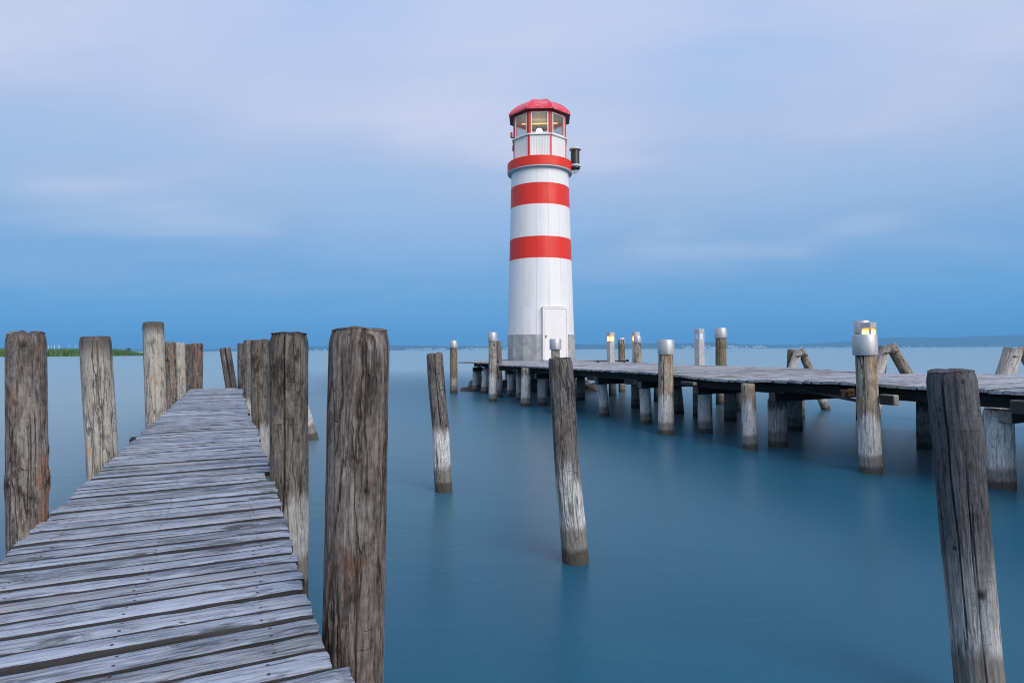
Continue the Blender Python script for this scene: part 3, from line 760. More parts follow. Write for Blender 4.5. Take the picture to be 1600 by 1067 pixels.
wp('mooring_post', (-0.808, 7.13), (-0.909, 7.13, 1.605), .102, .094, 'post_h', 'slender leaning post alone in open water left of the pier', GW,
   nseg=90, nring=70, seed=16.3, chip=.025, bends=[(.75, .3, .012, 0)], cracks=[cr(-.8, 7.13, .0, .06, .3, .7, 1.7, .15), cr(-.8, 7.13, -.7, .05, .15, .2, .8)])
wp('mooring_post', (0.485, 4.75), (0.374, 4.75, 1.575), .100, .092, 'post_g', 'leaning grey post with white peeling lower half in mid water', GW,
   nseg=120, nring=90, seed=17.8, chip=.03, crown=.03, bends=[(.75, .35, -.012, 0)], rough=1.35,
   cracks=[cr(.48, 4.75, -.1, .035, .12, .9, 1.7), cr(.48, 4.75, -.55, .06, .16, .3, .8), cr(.48, 4.75, .4, .04, .12, .2, .6), cr(.48, 4.75, .75, .05, .2, .9, 1.3)])
nrx, nry = 2.06, 2.78
wp('mooring_post', (2.122, 2.78), (2.003, 2.78, 1.54), .094, .098, 'post_i', 'dark bluish grey post with knots leaning at the right picture edge', GW,
   nseg=170, nring=110, seed=18.2, chip=.015, crown=.03, bends=[(1.25, .12, .006, 0)],
   cracks=[cr(nrx, nry, -.30, .035, .26, .3, 1.7, .35), cr(nrx, nry, -1.0, .035, .18, .0, 1.1, .1), cr(nrx, nry, .35, .03, .12, .0, 1.0, .2), cr(nrx, nry, .25, .03, .10, .5, 1.2, .3)],
   knots=[(toC(nrx, nry) + .42, 1.50, .012, .003), (toC(nrx, nry) + .38, 1.13, .014, .004), (toC(nrx, nry) - .45, 0.76, .015, .005), (toC(nrx, nry) + .40, 0.56, .026, .006),
          (toC(nrx, nry) + .05, 0.10, .016, .004), (toC(nrx, nry) - 1.3, 1.28, .02, .007), (toC(nrx, nry) - .55, 1.38, .012, .004)])

# ------------------------------------------------------------------ pier with the lighthouse (right)
PO = Vector((-2.17, 24.5, 0)); PU = Vector((0.4210, -0.9071, 0)); PV = Vector((0.9071, 0.4210, 0)); PZ = 1.163
PANG = math.atan2(PV.y, PV.x)
def pier(a, b, z=0.0): return PO + PU * a + PV * b + Vector((0, 0, z))
LH_A, LH_B, LH_R = -0.46, 4.0, 1.47
def sag(a): return -0.055 * math.exp(-((a - 14.9) / 1.15) ** 2)
def front_b(a):
    if a < 0: return -0.93 * a
    return 0.085 * a if a < 4.6 else -0.5
def back_b(a): return 6.4 if a < 1.4 else (4.75 if a < 6.0 else 4.1)

def make_pier():
    random.seed(33)
    root = empty('lighthouse_pier', pier(10, 1.8)); tag(root, 'broad plank pier on piles leading out to the lighthouse', 'pier')
    inv = root.location.copy()
    shared = [board_mesh('plank', 4.6, 0.128, 0.042, 10, 500 + q * 2.9, 1.2) for q in range(8)]
    a = -3.6; k = 0
    while a < 23.5:
        w = random.uniform(0.115, 0.14); ac = a + w / 2
        b0 = front_b(ac) + random.uniform(-0.035, 0.03); b1 = back_b(ac) + random.uniform(-0.03, 0.03)
        if 14.6 < ac < 16.9: b0 -= 0.06 * math.sin((ac - 14.6) / 2.3 * PI)
        if 12.9 < ac < 13.9: b0 = max(b0, -0.5)
        runs = [(b0, b1)]
        da = abs(ac - LH_A)
        if da < LH_R + 0.03:
            c = math.sqrt(max(0.0, (LH_R + 0.03) ** 2 - da * da)); runs = [(b0, LH_B - c), (LH_B + c, b1)]
        for s0, s1 in runs:
            L = s1 - s0
            if L < 0.08: continue
            z = PZ + sag(ac) + random.uniform(-0.005, 0.005)
            tilt = 0.0
            pos = pier(ac, (s0 + s1) / 2, z) - inv
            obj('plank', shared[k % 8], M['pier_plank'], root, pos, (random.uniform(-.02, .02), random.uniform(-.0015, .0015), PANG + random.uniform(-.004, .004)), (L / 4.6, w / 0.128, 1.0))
            k += 1
        a += w + random.uniform(0.005, 0.012)
    ua = math.atan2(PU.y, PU.x)
    def along(a0, a1, b, zc, hh, ww, mat='beam', nm='stringer', dz=0.0):
        me = box_mesh(nm, (0, 0, 0), (a1 - a0, ww, hh), 0.01)
        o = obj(nm, me, M[mat], root, pier((a0 + a1) / 2, b, zc) - inv, (0, 0, ua)); return o
    zs = PZ - 0.042 - 0.012
    for (a0, a1) in ((4.7, 9.3), (9.32, 13.3)): along(a0, a1, -0.22, zs - .075, .15, .12)
    along(13.32, 16.0, -0.20, zs - .135, .13, .12); along(16.02, 20.0, -0.22, zs - .10, .13, .12); along(20.02, 23.5, -.22, zs - .08, .15, .12)
    along(0.3, 4.6, 0.62, zs - .07, .13, .12)
    for b in (1.1, 2.4, 3.7):
        along(0.3 if b < 2.3 else 1.3, 12.0, b, zs - .10, .16, .12); along(12.02, 23.5, b, zs - .15, .16, .12)
    along(-2.4, 1.2, 5.75, zs - .1, .15, .12); along(-1.9, -0.1, 2.3, zs - .1, .15, .12)
    def across(a, b0, b1, zc, hh=.15, ww=.14, mat='beam', nm='cross_beam'):
        me = box_mesh(nm, (0, 0, 0), (b1 - b0, ww, hh), 0.01)
        return obj(nm, me, M[mat], root, pier(a, (b0 + b1) / 2, zc) - inv, (0, 0, PANG))
    zc = zs - .26
    sup = [ # a, b, radius, material, slant
        (10.5, 0.0, .118, 'pile_a', .05), (12.2, -.02, .125, 'pile_a', .03), (13.9, .10, .135, 'pile_a', 0), (15.72, -.62, .112, 'pile_rust', .02),
        (15.75, -.02, .125, 'pile_c', 0), (19.05, -.15, .15, 'pile_a', .0), (7.2, -.52, .14, 'pile_a', -.02), (7.25, .0, .14, 'pile_b', 0), (3.75, .60, .13, 'pile_a', 0),
        (0.35, .75, .12, 'pile_a', 0), (0.62, .50, .12, 'pile_a', 0), (1.75, .42, .125, 'pile_a', -.06), (5.3, .2, .12, 'pile_b', 0),
        (6.3, 1.9, .14, 'pile_c', 0), (9.23, 1.9, .13, 'pile_c', 0), (11.0, 1.9, .12, 'pile_c', .05), (11.7, 1.9, .12, 'pile_c', 0), (12.74, 1.9, .13, 'pile_c', 0),
        (11.2, 3.7, .10, 'pile_c', 0), (14.46, 1.9, .15, 'pile_c', 0), (13.06, 3.7, .13, 'pile_b', 0), (16.97, 1.9, .11, 'pile_c', 0), (18.9, 1.9, .13, 'pile_c', 0),
        (2.2, 1.9, .13, 'pile_b', 0), (4.1, 1.9, .13, 'pile_c', 0), (2.6, 3.8, .13, 'pile_c', 0), (5.3, 3.8, .13, 'pile_c', 0), (7.8, 3.8, .13, 'pile_c', 0),
        (-1.9, 2.6, .13, 'pile_b', 0), (-2.6, 4.2, .13, 'pile_c', 0), (21.2, .0, .14, 'pile_a', 0), (21.2, 1.9, .13, 'pile_c', 0), (19.2, 3.8, .13, 'pile_c', 0), (16.2, 3.8, .12, 'pile_c', 0)]
    for q, (a_, b_, r, m_, sl) in enumerate(sup):
        top = zs - 0.01 + sag(a_) if b_ < -.4 else zs - .335
        p0 = pier(a_, b_) - inv; p1 = pier(a_, b_, top) - inv + Vector((-sl, 0, 0)); p0 = p0 + Vector((sl * .3, 0, 0))
        if a_ in (10.5, 12.2, 13.9, 7.25, 3.75, .35, .62, 1.75, 19.05, 15.75, 5.3, 21.2): p1.z = zs - .16 if a_ < 13 else zs - .20
        fx = cr(p0.x + inv.x, p0.y + inv.y, random.uniform(-.6, .6), .10, .22, .3, 1.2)
        place_post('pile', tuple(p0), tuple(p1), r * 1.04, r * .96, M[m_], root, nseg=36, nring=26, seed=40 + q * 1.37, below=.7, cracks=[fx] if q % 2 == 0 else (), rough=1.25)
    # sleeve on the pile that has a step in it
    c = pier(15.75, -.02) - inv
    place_post('pile_sleeve', tuple(c), (c.x, c.y, .80), .155, .150, M['pile_c'], root, nseg=36, nring=18, seed=77.7, rough=.8)
    for a_ in (0.6, 3.7, 7.25, 10.5, 12.2, 13.95, 15.75, 19.05, 21.2):
        across(a_ + .14, -0.30 if a_ > 5 else .35, 4.15, zc if a_ > 13 else zc + .02)
    # pale block ends, packing pieces and iron braces below the edge
    for a_, b_, l_, z_, h_ in ((17.95, -.62, .20, zs - .135, .13), (19.35, -.48, .42, zs - .12, .15), (10.35, -.34, .30, zs - .17, .10), (11.9, -.34, .36, zs - .19, .11), (9.0, -.40, .34, zs - .13, .12), (6.0, -.36, .3, zs - .1, .06), (14.0, -.52, .34, zs - .085, .06), (1.05, .35, .5, zs - .06, .08), (2.3, .4, .5, zs - .07, .08)):
        me = box_mesh('packing_block', (0, 0, 0), (l_, .11, h_), .012)
        obj('packing_block', me, M['pale_beam'], root, pier(a_ + l_ / 2, b_, z_ + sag(a_)) - inv, (0, 0, ua))
    for (a0, b0, z0, a1, b1, z1) in ((10.6, 1.2, .93, 9.4, 3.4, 1.02), (16.6, -.3, .98, 17.7, -.62, .92), (4.2, .5, .85, 6.6, -.2, .9)):
        me = tube_mesh('iron_brace', tuple(pier(a0, b0, z0) - inv), tuple(pier(a1, b1, z1) - inv), .022, 8); obj('iron_brace', me, M['iron'], root)
    bm = bmesh.new()
    box_bm(bm, 0, 0, 0, .20, .04, .035, bev=.008); box_bm(bm, -.03, 0, -.05, .07, .08, .07, bev=.01); box_bm(bm, .05, .02, -.02, .05, .10, .11, bev=.008)
    me = bpy.data.meshes.new('rusty_bracket'); bm.to_mesh(me); bm.free()
    obj('rusty_bracket', me, M['rust'], root, pier(17.45, -.60, zs - .06) - inv, (0, 0, ua))
make_pier()

GP = 'posts with metal caps along the pier'
cap_me = lathe('metal_cap', [(0.135, 0.0), (0.160, 0.0), (0.162, 0.006), (0.162, 0.282), (0.157, 0.292), (0.0, 0.300)], 40)
def capped(x, y, ztop, r0, r1, mat, label, lean=(0, 0), seed=0.0, cs=1.0, rough=1.0):
    root = empty('capped_post', (x, y, 0)); tag(root, label, 'post', GP)
    tx, ty = lean
    o = place_post('shaft', (0, 0, 0), (tx, ty, ztop - .03), r0, r1, M[mat], root, nseg=64, nring=50, seed=seed, below=.7, rough=rough,
                   cracks=[cr(x, y, -.35, .08, .18, .5, ztop, .2), cr(x, y, .4, .06, .12, .2, 1.0, .2)])
    c = obj('metal_cap', cap_me, M['cap'], root, (tx * 1.0, ty * 1.0, ztop - .30 * min(cs, 1.0)), (0, math.atan2(tx, ztop), 0), (cs, cs, min(cs, 1.0)))
    return root
capped(-2.232, 23.21, 2.00, .150, .135, 'pile_moss', 'capped pale post at the far left corner of the lighthouse platform', (0.0, 0), 21.1, .92)
capped(-0.622, 19.39, 2.20, .130, .125, 'pile_a', 'capped post with shiny cap left of the lighthouse', (-.0, 0), 22.2, .95)
capped(1.125, 15.74, 1.92, .12, .11, 'pile_a', 'capped post seen in front of the lighthouse door above the leaning post', (0, 0), 23.3, .95)
capped(4.20, 23.3, 2.07, .13, .125, 'pile_moss', 'dark capped post just right of the lit lamp near the lighthouse', (0, 0), 24.4, .78)
capped(4.33, 20.75, 2.10, .125, .12, 'pile_a', 'pale streaked capped post, second right of the lit lamp near the lighthouse', (-.05, 0), 25.5, .80)
capped(2.959, 11.77, 1.825, .150, .135, 'pile_rust', 'capped post with pale foot standing before the middle of the pier', (0.02, 0), 26.6, .97)
capped(6.131, 17.85, 2.25, .155, .150, 'pile_moss', 'mossy dark capped post behind the pier beside the unlit lamp', (0, 0), 27.7, 1.08)
capped(4.735, 8.06, 1.83, .138, .118, 'pile_rust', 'large rust stained capped post nearest on the front of the pier', (-.055, 0), 28.8, .93, 1.2)
capped(7.963, 13.83, 2.265, .14, .13, 'pile_a', 'capped post rising behind the largest capped post', (0, 0), 29.9, 1.0)
wp('mooring_post', (-.42, 20.9), (-.46, 20.9, 1.93), .10, .09, 'pile_c', 'dark uncapped post leaning close behind the shiny capped post', None, nseg=32, nring=24, seed=30.3)

# three legged mooring dolphins behind the pier
def dolphin(logs, label):
    x, y = logs[0][0][:2]
    root = empty('mooring_dolphin', (x, y, 0)); tag(root, label, 'mooring post', 'leaning log frames behind the pier')
    for q, (b0, t0, r, m_) in enumerate(logs):
        place_post('log', (b0[0] - x, b0[1] - y, 0), (t0[0] - x, t0[1] - y, t0[2]), r, r * .92, M[m_], root, nseg=36, nring=26, seed=50 + q * 3.1 + x, chip=.02,
                   knots=[(toC(*b0[:2]) + .1, t0[2] - .12, .03, .002)] if q else ())
    bolt = tube_mesh('bolt', (logs[0][1][0] - x - .12, logs[0][1][1] - y - .16, logs[0][1][2] - .14), (logs[-1][1][0] - x + .12, logs[-1][1][1] - y - .1, logs[-1][1][2] - .14), .018, 8)
    obj('bolt', bolt, M['iron'], root)
dolphin([((6.95, 16.0), (7.56, 16.05, 1.57), .115, 'log_pale'), ((7.42, 16.35), (7.48, 16.3, 1.61), .10, 'pile_moss'), ((8.35, 16.2), (7.66, 16.12, 1.60), .11, 'pile_b')],
        'low crossed log frame behind the middle of the pier')
dolphin([((7.95, 13.75), (8.48, 13.8, 1.66), .12, 'log_pale'), ((8.46, 14.2), (8.62, 14.1, 1.68), .11, 'pile_b'), ((9.55, 13.8), (8.62, 13.85, 1.70), .125, 'pile_b')],
        'crossed log frame right behind the largest capped post')
dolphin([((9.05, 11.6), (9.60, 11.65, 1.60), .17, 'log_pale'), ((10.75, 11.7), (9.86, 11.75, 1.63), .135, 'pile_a')],
        'crossed pale log frame behind the pier at the right picture edge')

# bollard lamps
def bollard(a, b, lit, rz, label, h=1.05, s=0.20):
    p = pier(a, b, PZ + sag(a) + 0.012)
    root = empty('bollard_lamp', p, (0, 0, rz)); tag(root, label, 'lamp', 'square bollard lamps on the pier')
    obj('column', box_mesh('column', (0, 0, .37), (s, s, .74), .008), M['steel'], root)
    obj('base_plate', box_mesh('base_plate', (0, 0, .006), (s + .08, s + .08, .012), .002), M['steel'], root)
    hd = obj('head', box_mesh('head', (0, 0, h - .06), (s, s, .12), .008), M['steel'], root)
    for sx in (-1, 1):
        for sy in (-1, 1):
            obj('corner_bar', box_mesh('corner_bar', (sx * (s / 2 - .018), sy * (s / 2 - .018), .83), (.036, .036, .19), .003), M['steel'], root)
    for q in range(4):
        r_ = Matrix.Rotation(q * PI / 2, 4, 'Z'); c = r_ @ Vector((s / 2 - .016, 0, .83))
        sz = (.012, s - .076, .186) if q % 2 == 0 else (s - .076, .012, .186)
        obj('lamp_panel', box_mesh('lamp_panel', tuple(c), sz), M['lit'] if lit else M['frosted'], root)
bollard(5.35, 3.7, True, R(28), 'lit steel bollard lamp glowing just right of the lighthouse')
bollard(5.8, 4.45, True, R(24), 'lit bollard lamp mostly hidden behind a streaked capped post')
bollard(9.66, 3.8, False, R(26), 'unlit steel bollard lamp standing on the middle of the pier', h=1.03)
bollard(14.72, 3.8, True, R(30), 'lit bollard lamp behind the largest capped post', s=.22)
# low iron mooring bar lying by the first lamp
def mooring_bar():
    p = pier(5.1, 3.35, PZ + .004); root = empty('mooring_bar', p, (0, 0, R(-6))); tag(root, 'low dark iron mooring bar on the deck by the first lit lamp', 'cleat')
    obj('bar', tube_mesh('bar', (-.1, 0, .06), (1.0, 0, .06), .022, 8), M['iron'], root)
    for x in (0.0, .9): obj('foot', box_mesh('foot', (x, 0, .03), (.06, .10, .06), .005), M['iron'], root)
    obj('knob', lathe('knob', [(.0, .03), (.05, .04), (.06, .08), (.04, .11), (0, .12)], 12), M['iron'], root, (1.0, 0, 0))
mooring_bar()

# ------------------------------------------------------------------ lighthouse
def make_lighthouse():
    ctr = pier(LH_A, LH_B)
    face = math.atan2(-ctr.y, -ctr.x)               # bearing towards the viewer's jetty
    root = empty('lighthouse', ctr, (0, 0, face + PI / 2)); tag(root, 'round white lighthouse with red bands and a glazed red lantern', 'lighthouse')
    # local frame: -y looks at the jetty, x to the right
    Z0 = PZ - .02
    def rad(z): return 1.478 - (z - 1.16) * (1.478 - 1.245) / (9.60 - 1.16)
    def arc_panel(a0, a1, z0, z1, dr, n=6):
        vs, fs = [], []
        for i in range(n + 1):
            a = a0 + (a1 - a0) * i / n
            for z in (z0, z1):
                for d in (dr, dr - .03):
                    r = rad(z) + d; vs.append((r * math.sin(a), -r * math.cos(a), z))
        for i in range(n):
            k = i * 4; m_ = k + 4
            fs += [(k, m_, m_ + 2, k + 2), (k + 1, k + 3, m_ + 3, m_ + 1), (k + 2, m_ + 2, m_ + 3, k + 3), (k, k + 1, m_ + 1, m_)]
        fs += [(0, 2, 3, 1), (n * 4, n * 4 + 1, n * 4 + 3, n * 4 + 2)]
        me = mesh('cladding_panel', vs, fs, True); me.set_sharp_from_angle(angle=R(30)); return me
    DA0, DA1 = 0.05, 0.80                             # door opening, radians
    zb = 2.27
    # concrete foot: sixteen flat faces, foundation under the deck
    n16 = 16; off = R(-7.2)
    vs, fs = [], []
    for i in range(n16):
        a = off + 2 * PI * i / n16
        for r, z in ((1.60, -.6), (1.60, .95), (1.485, .95), (1.485, zb), (1.35, zb)): vs.append((r * math.sin(a), -r * math.cos(a), z))
    for i in range(n16):
        j = (i + 1) % n16
        for q in range(4): fs.append((i * 5 + q, j * 5 + q, j * 5 + q + 1, i * 5 + q + 1))
    obj('concrete_base', mesh('concrete_base', vs, fs), M['concrete'], root)
    core = obj('tower_wall', lathe('tower_wall', [(rad(z) - .028, z) for z in (zb - .02, 4, 6, 8, 9.75)] + [(1.0, 9.75)], 64), M['seam'], root)
    zones = [(zb, 3.42, 'white'), (3.42, 5.47, 'white'), (5.47, 6.38, 'red'), (6.38, 7.74, 'white'), (7.74, 8.64, 'red'), (8.64, 9.45, 'white')]
    step = 2 * PI / n16; gp = .0022
    for (z0, z1, m_) in zones:
        me0 = None
        for i in range(n16):
            a0 = off + i * step; a1 = a0 + step
            am = (a0 + a1) / 2
            e0 = .0015 if z0 == 3.42 else 0
            if z1 == 3.42:
                # the door frame cuts these two panels
                def clipped(a0, a1): obj('cladding_panel', arc_panel(a0 + gp, a1 - gp, z0, z1, 0.0), M[m_], core)
                if a0 < DA0 < a1 and a1 < DA1: clipped(a0, DA0); continue
                if a0 > DA0 and a1 < DA1: continue
                if a0 < DA1 < a1: clipped(DA1, a1); continue
            if me0 is None: me0 = arc_panel(gp, step - gp, z0 + e0, z1, 0.0)
            obj('cladding_panel', me0, M[m_], core, rot=(0, 0, a0))
    # door in a shallow box, facing right of the viewer
    DAC = R(24.0); fr = 1.50
    door_e = Matrix.Rotation(DAC, 4, 'Z')
    zt = 3.33; wd = 1.10
    bm = bmesh.new()
    for sx in (-1, 1): box_bm(bm, sx * (wd / 2 - .01), -fr + .25, (Z0 + zt) / 2 + .03, .05, .50, zt - Z0 + .06, door_e, .004)
    box_bm(bm, 0, -fr + .24, zt + .03, wd - .07, .50, .07, door_e, .004)
    me = bpy.data.meshes.new('door_frame'); bm.to_mesh(me); bm.free()
    obj('door_frame', me, M['white'], root)
    bm = bmesh.new(); box_bm(bm, 0, -fr + .03, (Z0 + zt) / 2 + .01, wd - .085, .05, zt - Z0 - .04, door_e, .004)
    me = bpy.data.meshes.new('door'); bm.to_mesh(me); bm.free()
    dr = obj('door', me, M['door'], root)
    bm = bmesh.new(); box_bm(bm, -wd / 2 + .10, -fr - .005, Z0 + 1.02, .03, .02, .13, door_e, .003); box_bm(bm, -wd / 2 + .12, -fr - .035, Z0 + 1.05, .08, .018, .018, door_e, .003); box_bm(bm, -wd / 2 + .10, -fr - .02, Z0 + 1.05, .018, .05, .018, door_e)
    me = bpy.data.meshes.new('handle'); bm.to_mesh(me); bm.free(); obj('handle', me, M['iron'], dr)
    for z in (Z0 + .3, Z0 + 1.75):
        bm = bmesh.new(); box_bm(bm, wd / 2 - .035, -fr - .0, z, .03, .03, .12, door_e, .004)
        me = bpy.data.meshes.new('hinge'); bm.to_mesh(me); bm.free(); obj('hinge', me, M['light_grey'], dr)
    bm = bmesh.new(); box_bm(bm, 0, -fr - .02, Z0 + .045, wd + .1, .20, .05, door_e, .006)
    me = bpy.data.meshes.new('threshold'); bm.to_mesh(me); bm.free(); obj('threshold', me, M['concrete'], root)
    # gallery: red ring over a pale soffit
    obj('gallery_ring', lathe('gallery_ring', [(1.10, 9.74), (1.405, 9.74), (1.425, 9.72), (1.425, 9.345), (1.40, 9.345)], 96), M['red'], root)
    obj('gallery_soffit', lathe('gallery_soffit', [(1.41, 9.36), (1.418, 9.30), (1.40, 9.285), (1.22, 9.30), (1.22, 9.36)], 96), M['soffit'], root)
    # lantern room: octagon, one face to the jetty
    AP = 1.115; zl0, zs, zw, ze = 9.74, 10.70, 11.66, 11.72
    hw = AP * math.tan(PI / 8)
    # corrugated panel
    vs, fs = [], []
    nr = 13; pts = []
    for i in range(nr):
        x0 = -hw + .03 + (2 * hw - .06) * i / nr; w_ = (2 * hw - .06) / nr
        pts += [(x0, 0), (x0 + w_ * .35, 0), (x0 + w_ * .45, -.016), (x0 + w_ * .9, -.016)]
    pts.append((hw - .03, 0))
    for x, y in pts: vs += [(x, -AP + .0 + y, zl0), (x, -AP + y, zs - .03)]
    for i in range(len(pts) - 1): fs.append((i * 2, i * 2 + 2, i * 2 + 3, i * 2 + 1))
    panel_me = mesh('wall_panel', vs, fs)
    bm = bmesh.new(); box_bm(bm, 0, -AP - .01, zs, 2 * hw + .03, .13, .06, bev=.012)
    sill_me = bpy.data.meshes.new('sill'); bm.to_mesh(sill_me); bm.free()
    bm = bmesh.new()
    fw_ = .325; zc_ = (zs + .03 + zw) / 2; hh = zw - zs - .03
    for sx in (-1, 1): box_bm(bm, sx * (fw_ + .02), -AP, zc_, .045, .05, hh, bev=.004)
    for zz in (zs + .055, zw - .025): box_bm(bm, 0, -AP, zz, 2 * fw_ - .006, .046, .05, bev=.004)
    frame_me = bpy.data.meshes.new('window_frame'); bm.to_mesh(frame_me); bm.free()
    pane_me = box_mesh('pane', (0, -AP + .005, zc_), (2 * fw_ - .004, .008, hh - .1))
    bm = bmesh.new(); box_bm(bm, (hw + fw_ + .045) / 2, -AP + .01, zc_ + .03, hw - fw_ - .05, .06, hh + .06)
    post_me = bpy.data.meshes.new('corner_trim'); bm.to_mesh(post_me); bm.free()
    bm = bmesh.new(); box_bm(bm, -(hw + fw_ + .045) / 2, -AP + .01, zc_ + .03, hw - fw_ - .05, .06, hh + .06)
    post_me2 = bpy.data.meshes.new('corner_trim'); bm.to_mesh(post_me2); bm.free()
    for k in range(8):
        rz = k * PI / 4
        obj('wall_panel', panel_me, M['white'], root, rot=(0, 0, rz))
        obj('sill', sill_me, M['white'], root, rot=(0, 0, rz))
        wf = obj('window_frame', frame_me, M['white'], root, rot=(0, 0, rz))
        obj('pane', pane_me, M['glass'], wf)
        obj('corner_trim', post_me, M['red_trim'], root, rot=(0, 0, rz)); obj('corner_trim', post_me2, M['red_trim'], root, rot=(0, 0, rz))
    cr_ = AP / math.cos(PI / 8)
    bm = bmesh.new(); box_bm(bm, 0, -cr_ + .02, (zl0 + ze) / 2, .085, .06, ze - zl0 - .01, bev=.006)
    cp = bpy.data.meshes.new('corner_post'); bm.to_mesh(cp); bm.free()
    for k in range(8): obj('corner_post', cp, M['red_trim'], root, rot=(0, 0, PI / 8 + k * PI / 4))
    def octa(name, prof, mat, parent=root, smooth=False):
        vs, fs = [], []
        for k in range(8):
            a = PI / 8 + k * PI / 4
            for ap, z in prof:
                r = ap / math.cos(PI / 8); vs.append((r * math.sin(a), -r * math.cos(a), z))
        m_ = len(prof)
        for k in range(8):
            j = (k + 1) % 8
            for q in range(m_ - 1): fs.append((k * m_ + q, j * m_ + q, j * m_ + q + 1, k * m_ + q + 1))
        return obj(name, mesh(name, vs, fs), mat, parent)
    octa('inner_wall', [(AP - .04, zl0), (AP - .04, zs + .02), (AP - .10, zs + .02), (AP - .10, zl0)], M['soffit'])
    octa('lantern_floor', [(AP - .05, zl0 + .45), (0.0, zl0 + .45)], M['soffit'])
    octa('ceiling', [(AP + .03, zw + .045), (0.0, zw + .075)], M['soffit'])
    octa('head_beam', [(AP + .035, zw - .01), (AP + .035, ze + .05), (AP - .05, ze + .05), (AP - .05, zw - .01), (AP + .035, zw - .01)], M['red_trim'])
    prof = [(1.315, 11.715), (1.30, 11.80), (1.20, 11.94), (1.065, 12.075), (.88, 12.22), (.69, 12.335), (.28, 12.50), (0.0, 12.55)]
    roof = octa('roof', [(AP + .03, 11.735), (1.295, 11.72)] + [(r - .015, z - .02) for r, z in prof[1:]], M['dark_soffit'])
    # eight roof panels and the ribs between them
    vs, fs = [], []
    for r, z in prof:
        w_ = r * math.tan(PI / 8)
        vs += [(-w_ + .0, -r, z), (w_, -r, z)]
    for i in range(len(prof) - 1): fs.append((i * 2, i * 2 + 1, i * 2 + 3, i * 2 + 2))
    gore = mesh('roof_panel', vs, fs)
    rib_v, rib_f = [], []
    for i, (r, z) in enumerate(prof[:-1]):
        rr = r / math.cos(PI / 8)
        rib_v += [(-.022, -rr, z - .01), (-.014, -rr - .012, z + .016), (.014, -rr - .012, z + .016), (.022, -rr, z - .01)]
    for i in range(len(prof) - 2):
        for q in range(3): rib_f.append((i * 4 + q, i * 4 + q + 1, i * 4 + q + 5, i * 4 + q + 4))
    rib = mesh('roof_rib', rib_v, rib_f)
    for k in range(8):
        obj('roof_panel', gore, M['roof_red'], roof, rot=(0, 0, k * PI / 4)); obj('roof_rib', rib, M['roof_red'], roof, rot=(0, 0, PI / 8 + k * PI / 4))
    # lamp inside
    obj('lamp_stand', lathe('lamp_stand', [(.16, zl0 + .45), (.12, zl0 + .6), (.05, zl0 + .9), (.05, 11.02), (.09, 11.05)], 20), M['iron'], root, (-.02, 0, 0))
    obj('lamp_bulb', lathe('lamp_bulb', [(.06, 11.04), (.12, 11.10), (.145, 11.18), (.12, 11.28), (.06, 11.33), (0, 11.34)], 24), M['bulb'], root, (-.02, 0, 0))
    obj('lamp_tube', tube_mesh('lamp_tube', (-.78, -.15, 11.50), (.78, -.15, 11.50), .028, 10), M['glow_bar'], root)
    # small orange warning light and conduit on the left, siren on the right
    wl = obj('warning_light', box_mesh('warning_light', (-1.235, -.18, 11.02), (.10, .14, .20), .02), M['orange'], root)
    obj('bracket', box_mesh('bracket', (-1.19, -.18, 10.90), (.14, .10, .03), .004), M['iron'], wl)
    obj('conduit', tube_mesh('conduit', (-1.155, -.22, 10.55), (-1.165, -.22, 10.30), .035, 8), M['iron'], root)
    sx, sy = 1.53, -.25
    sr = obj('siren', lathe('siren', [(.0, 9.42), (.12, 9.42), (.215, 9.46), (.215, 9.52), (.19, 9.53), (.19, 10.28), (0, 10.28)], 28), M['black'], root, (sx, sy, 0))
    obj('siren_cap', lathe('siren_cap', [(.0, 10.275), (.255, 10.275), (.255, 10.33), (.17, 10.39), (0, 10.41)], 28), M['light_grey'], sr)
    obj('siren_flange', lathe('siren_flange', [(.17, 9.535), (.24, 9.535), (.24, 9.62), (.17, 9.63)], 28), M['light_grey'], sr)
    obj('siren_bracket', box_mesh('siren_bracket', (-.10, .03, 9.30), (.34, .12, .05), .006), M['light_grey'], sr)
    obj('siren_neck', tube_mesh('siren_neck', (0, 0, 9.31), (0, 0, 9.43), .05, 10), M['light_grey'], sr)
    for px_ in (.10,):
        for (z0, z1, x0, x1) in ((9.44, 9.36, .13, .15), (9.36, 9.31, .15, .05)): obj('siren_cable', tube_mesh('siren_cable', (x0, 0, z0), (x1, 0, z1), .012, 6), M['iron'], sr)
make_lighthouse()

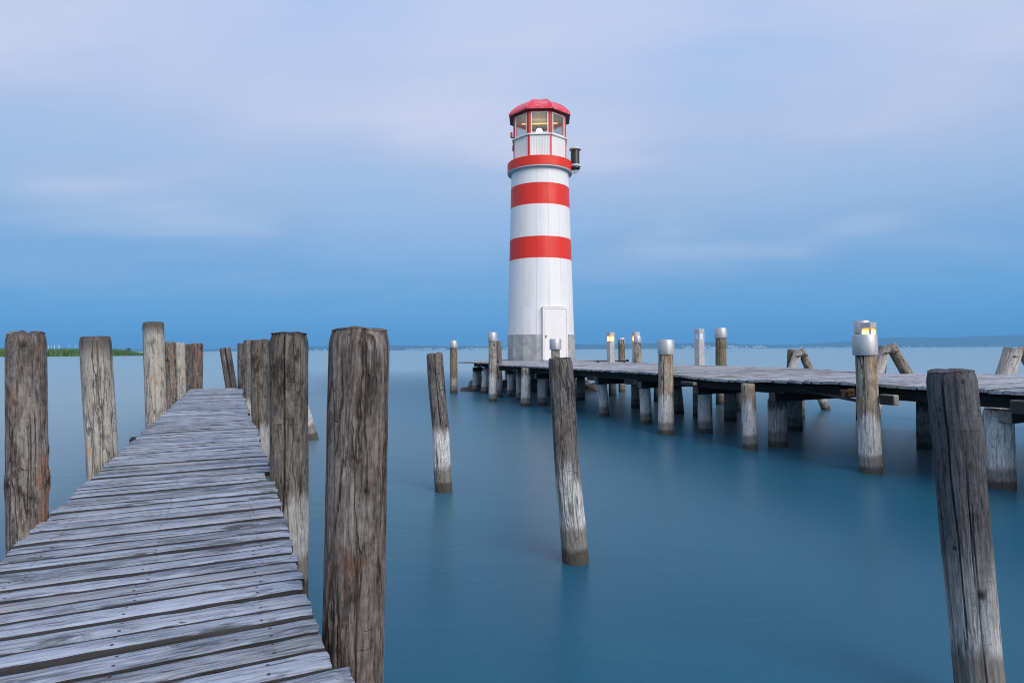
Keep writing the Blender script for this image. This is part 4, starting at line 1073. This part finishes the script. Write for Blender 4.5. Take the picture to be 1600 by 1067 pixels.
# ------------------------------------------------------------------ rocks round the lighthouse foot
def make_rocks():
    random.seed(60)
    spots = [(-1.72, 24.5, .22), (-1.45, 24.75, .33), (-1.15, 24.9, .46), (-.85, 24.6, .40), (-1.95, 24.6, .17), (-.98, 24.1, .26), (-1.3, 24.3, .24), (-1.55, 24.25, .18), (-.72, 24.2, .3), (-.6, 24.9, .56), (-.25, 24.4, .50), (.2, 24.6, .58), (.7, 24.4, .52),
             (1.2, 24.7, .56), (1.7, 24.5, .48), (2.2, 24.6, .55), (2.7, 24.3, .42), (3.0, 23.8, .36), (3.25, 24.1, .34), (3.5, 24.6, .40), (-.55, 23.9, .36), (-.1, 23.6, .34), (.45, 23.5, .30), (2.85, 24.9, .5), (-1.25, 25.6, .6)]
    for q, (x, y, r) in enumerate(spots):
        bm = bmesh.new(); bmesh.ops.create_icosphere(bm, subdivisions=2, radius=1.0)
        for v in bm.verts:
            d = v.co.normalized(); k = 1 + .45 * nz(d.x * 1.6 + q * 3, d.y * 1.6, d.z * 1.6) + .28 * nz(d.x * 4, d.y * 4 + q, d.z * 4) + .1 * nz(d.x * 9, d.y * 9 + q, d.z * 9)
            k = min(k, 1.12 + .1 * nz(q, d.x, d.y)); v.co = Vector((d.x * r * k * random.uniform(.99, 1.01), d.y * r * k * .9, d.z * r * k * .72))
        me = bpy.data.meshes.new('rock'); bm.to_mesh(me); bm.free()
        o = obj('rock', me, M['rock'], None, (x, y, .10 * r), (0, 0, random.uniform(0, 6)))
        tag(o, 'dark boulder of the heap in the shade under the lighthouse platform', 'rock', 'boulders under the lighthouse platform')
make_rocks()

# ------------------------------------------------------------------ the air over the lake
def make_haze():
    me = box_mesh('haze', (500, 5600, 149), (36000, 17400, 302))
    m = bpy.data.materials.new('haze_air'); m.use_nodes = True; t = NT(m.node_tree)
    t.n.remove(t.n['Principled BSDF'])
    v = t.n.new('ShaderNodeVolumePrincipled'); v.inputs['Color'].default_value = HAZE_COL; v.inputs['Density'].default_value = HAZE_D
    t.l.new(v.outputs[0], t.n['Material Output'].inputs['Volume'])
    o = obj('haze', me, m); struct(o, 'stuff', 'thin blue evening haze over the lake')
HAZE_COL = (0.20, 0.58, 1.0, 1); HAZE_D = 1.1e-4
make_haze()
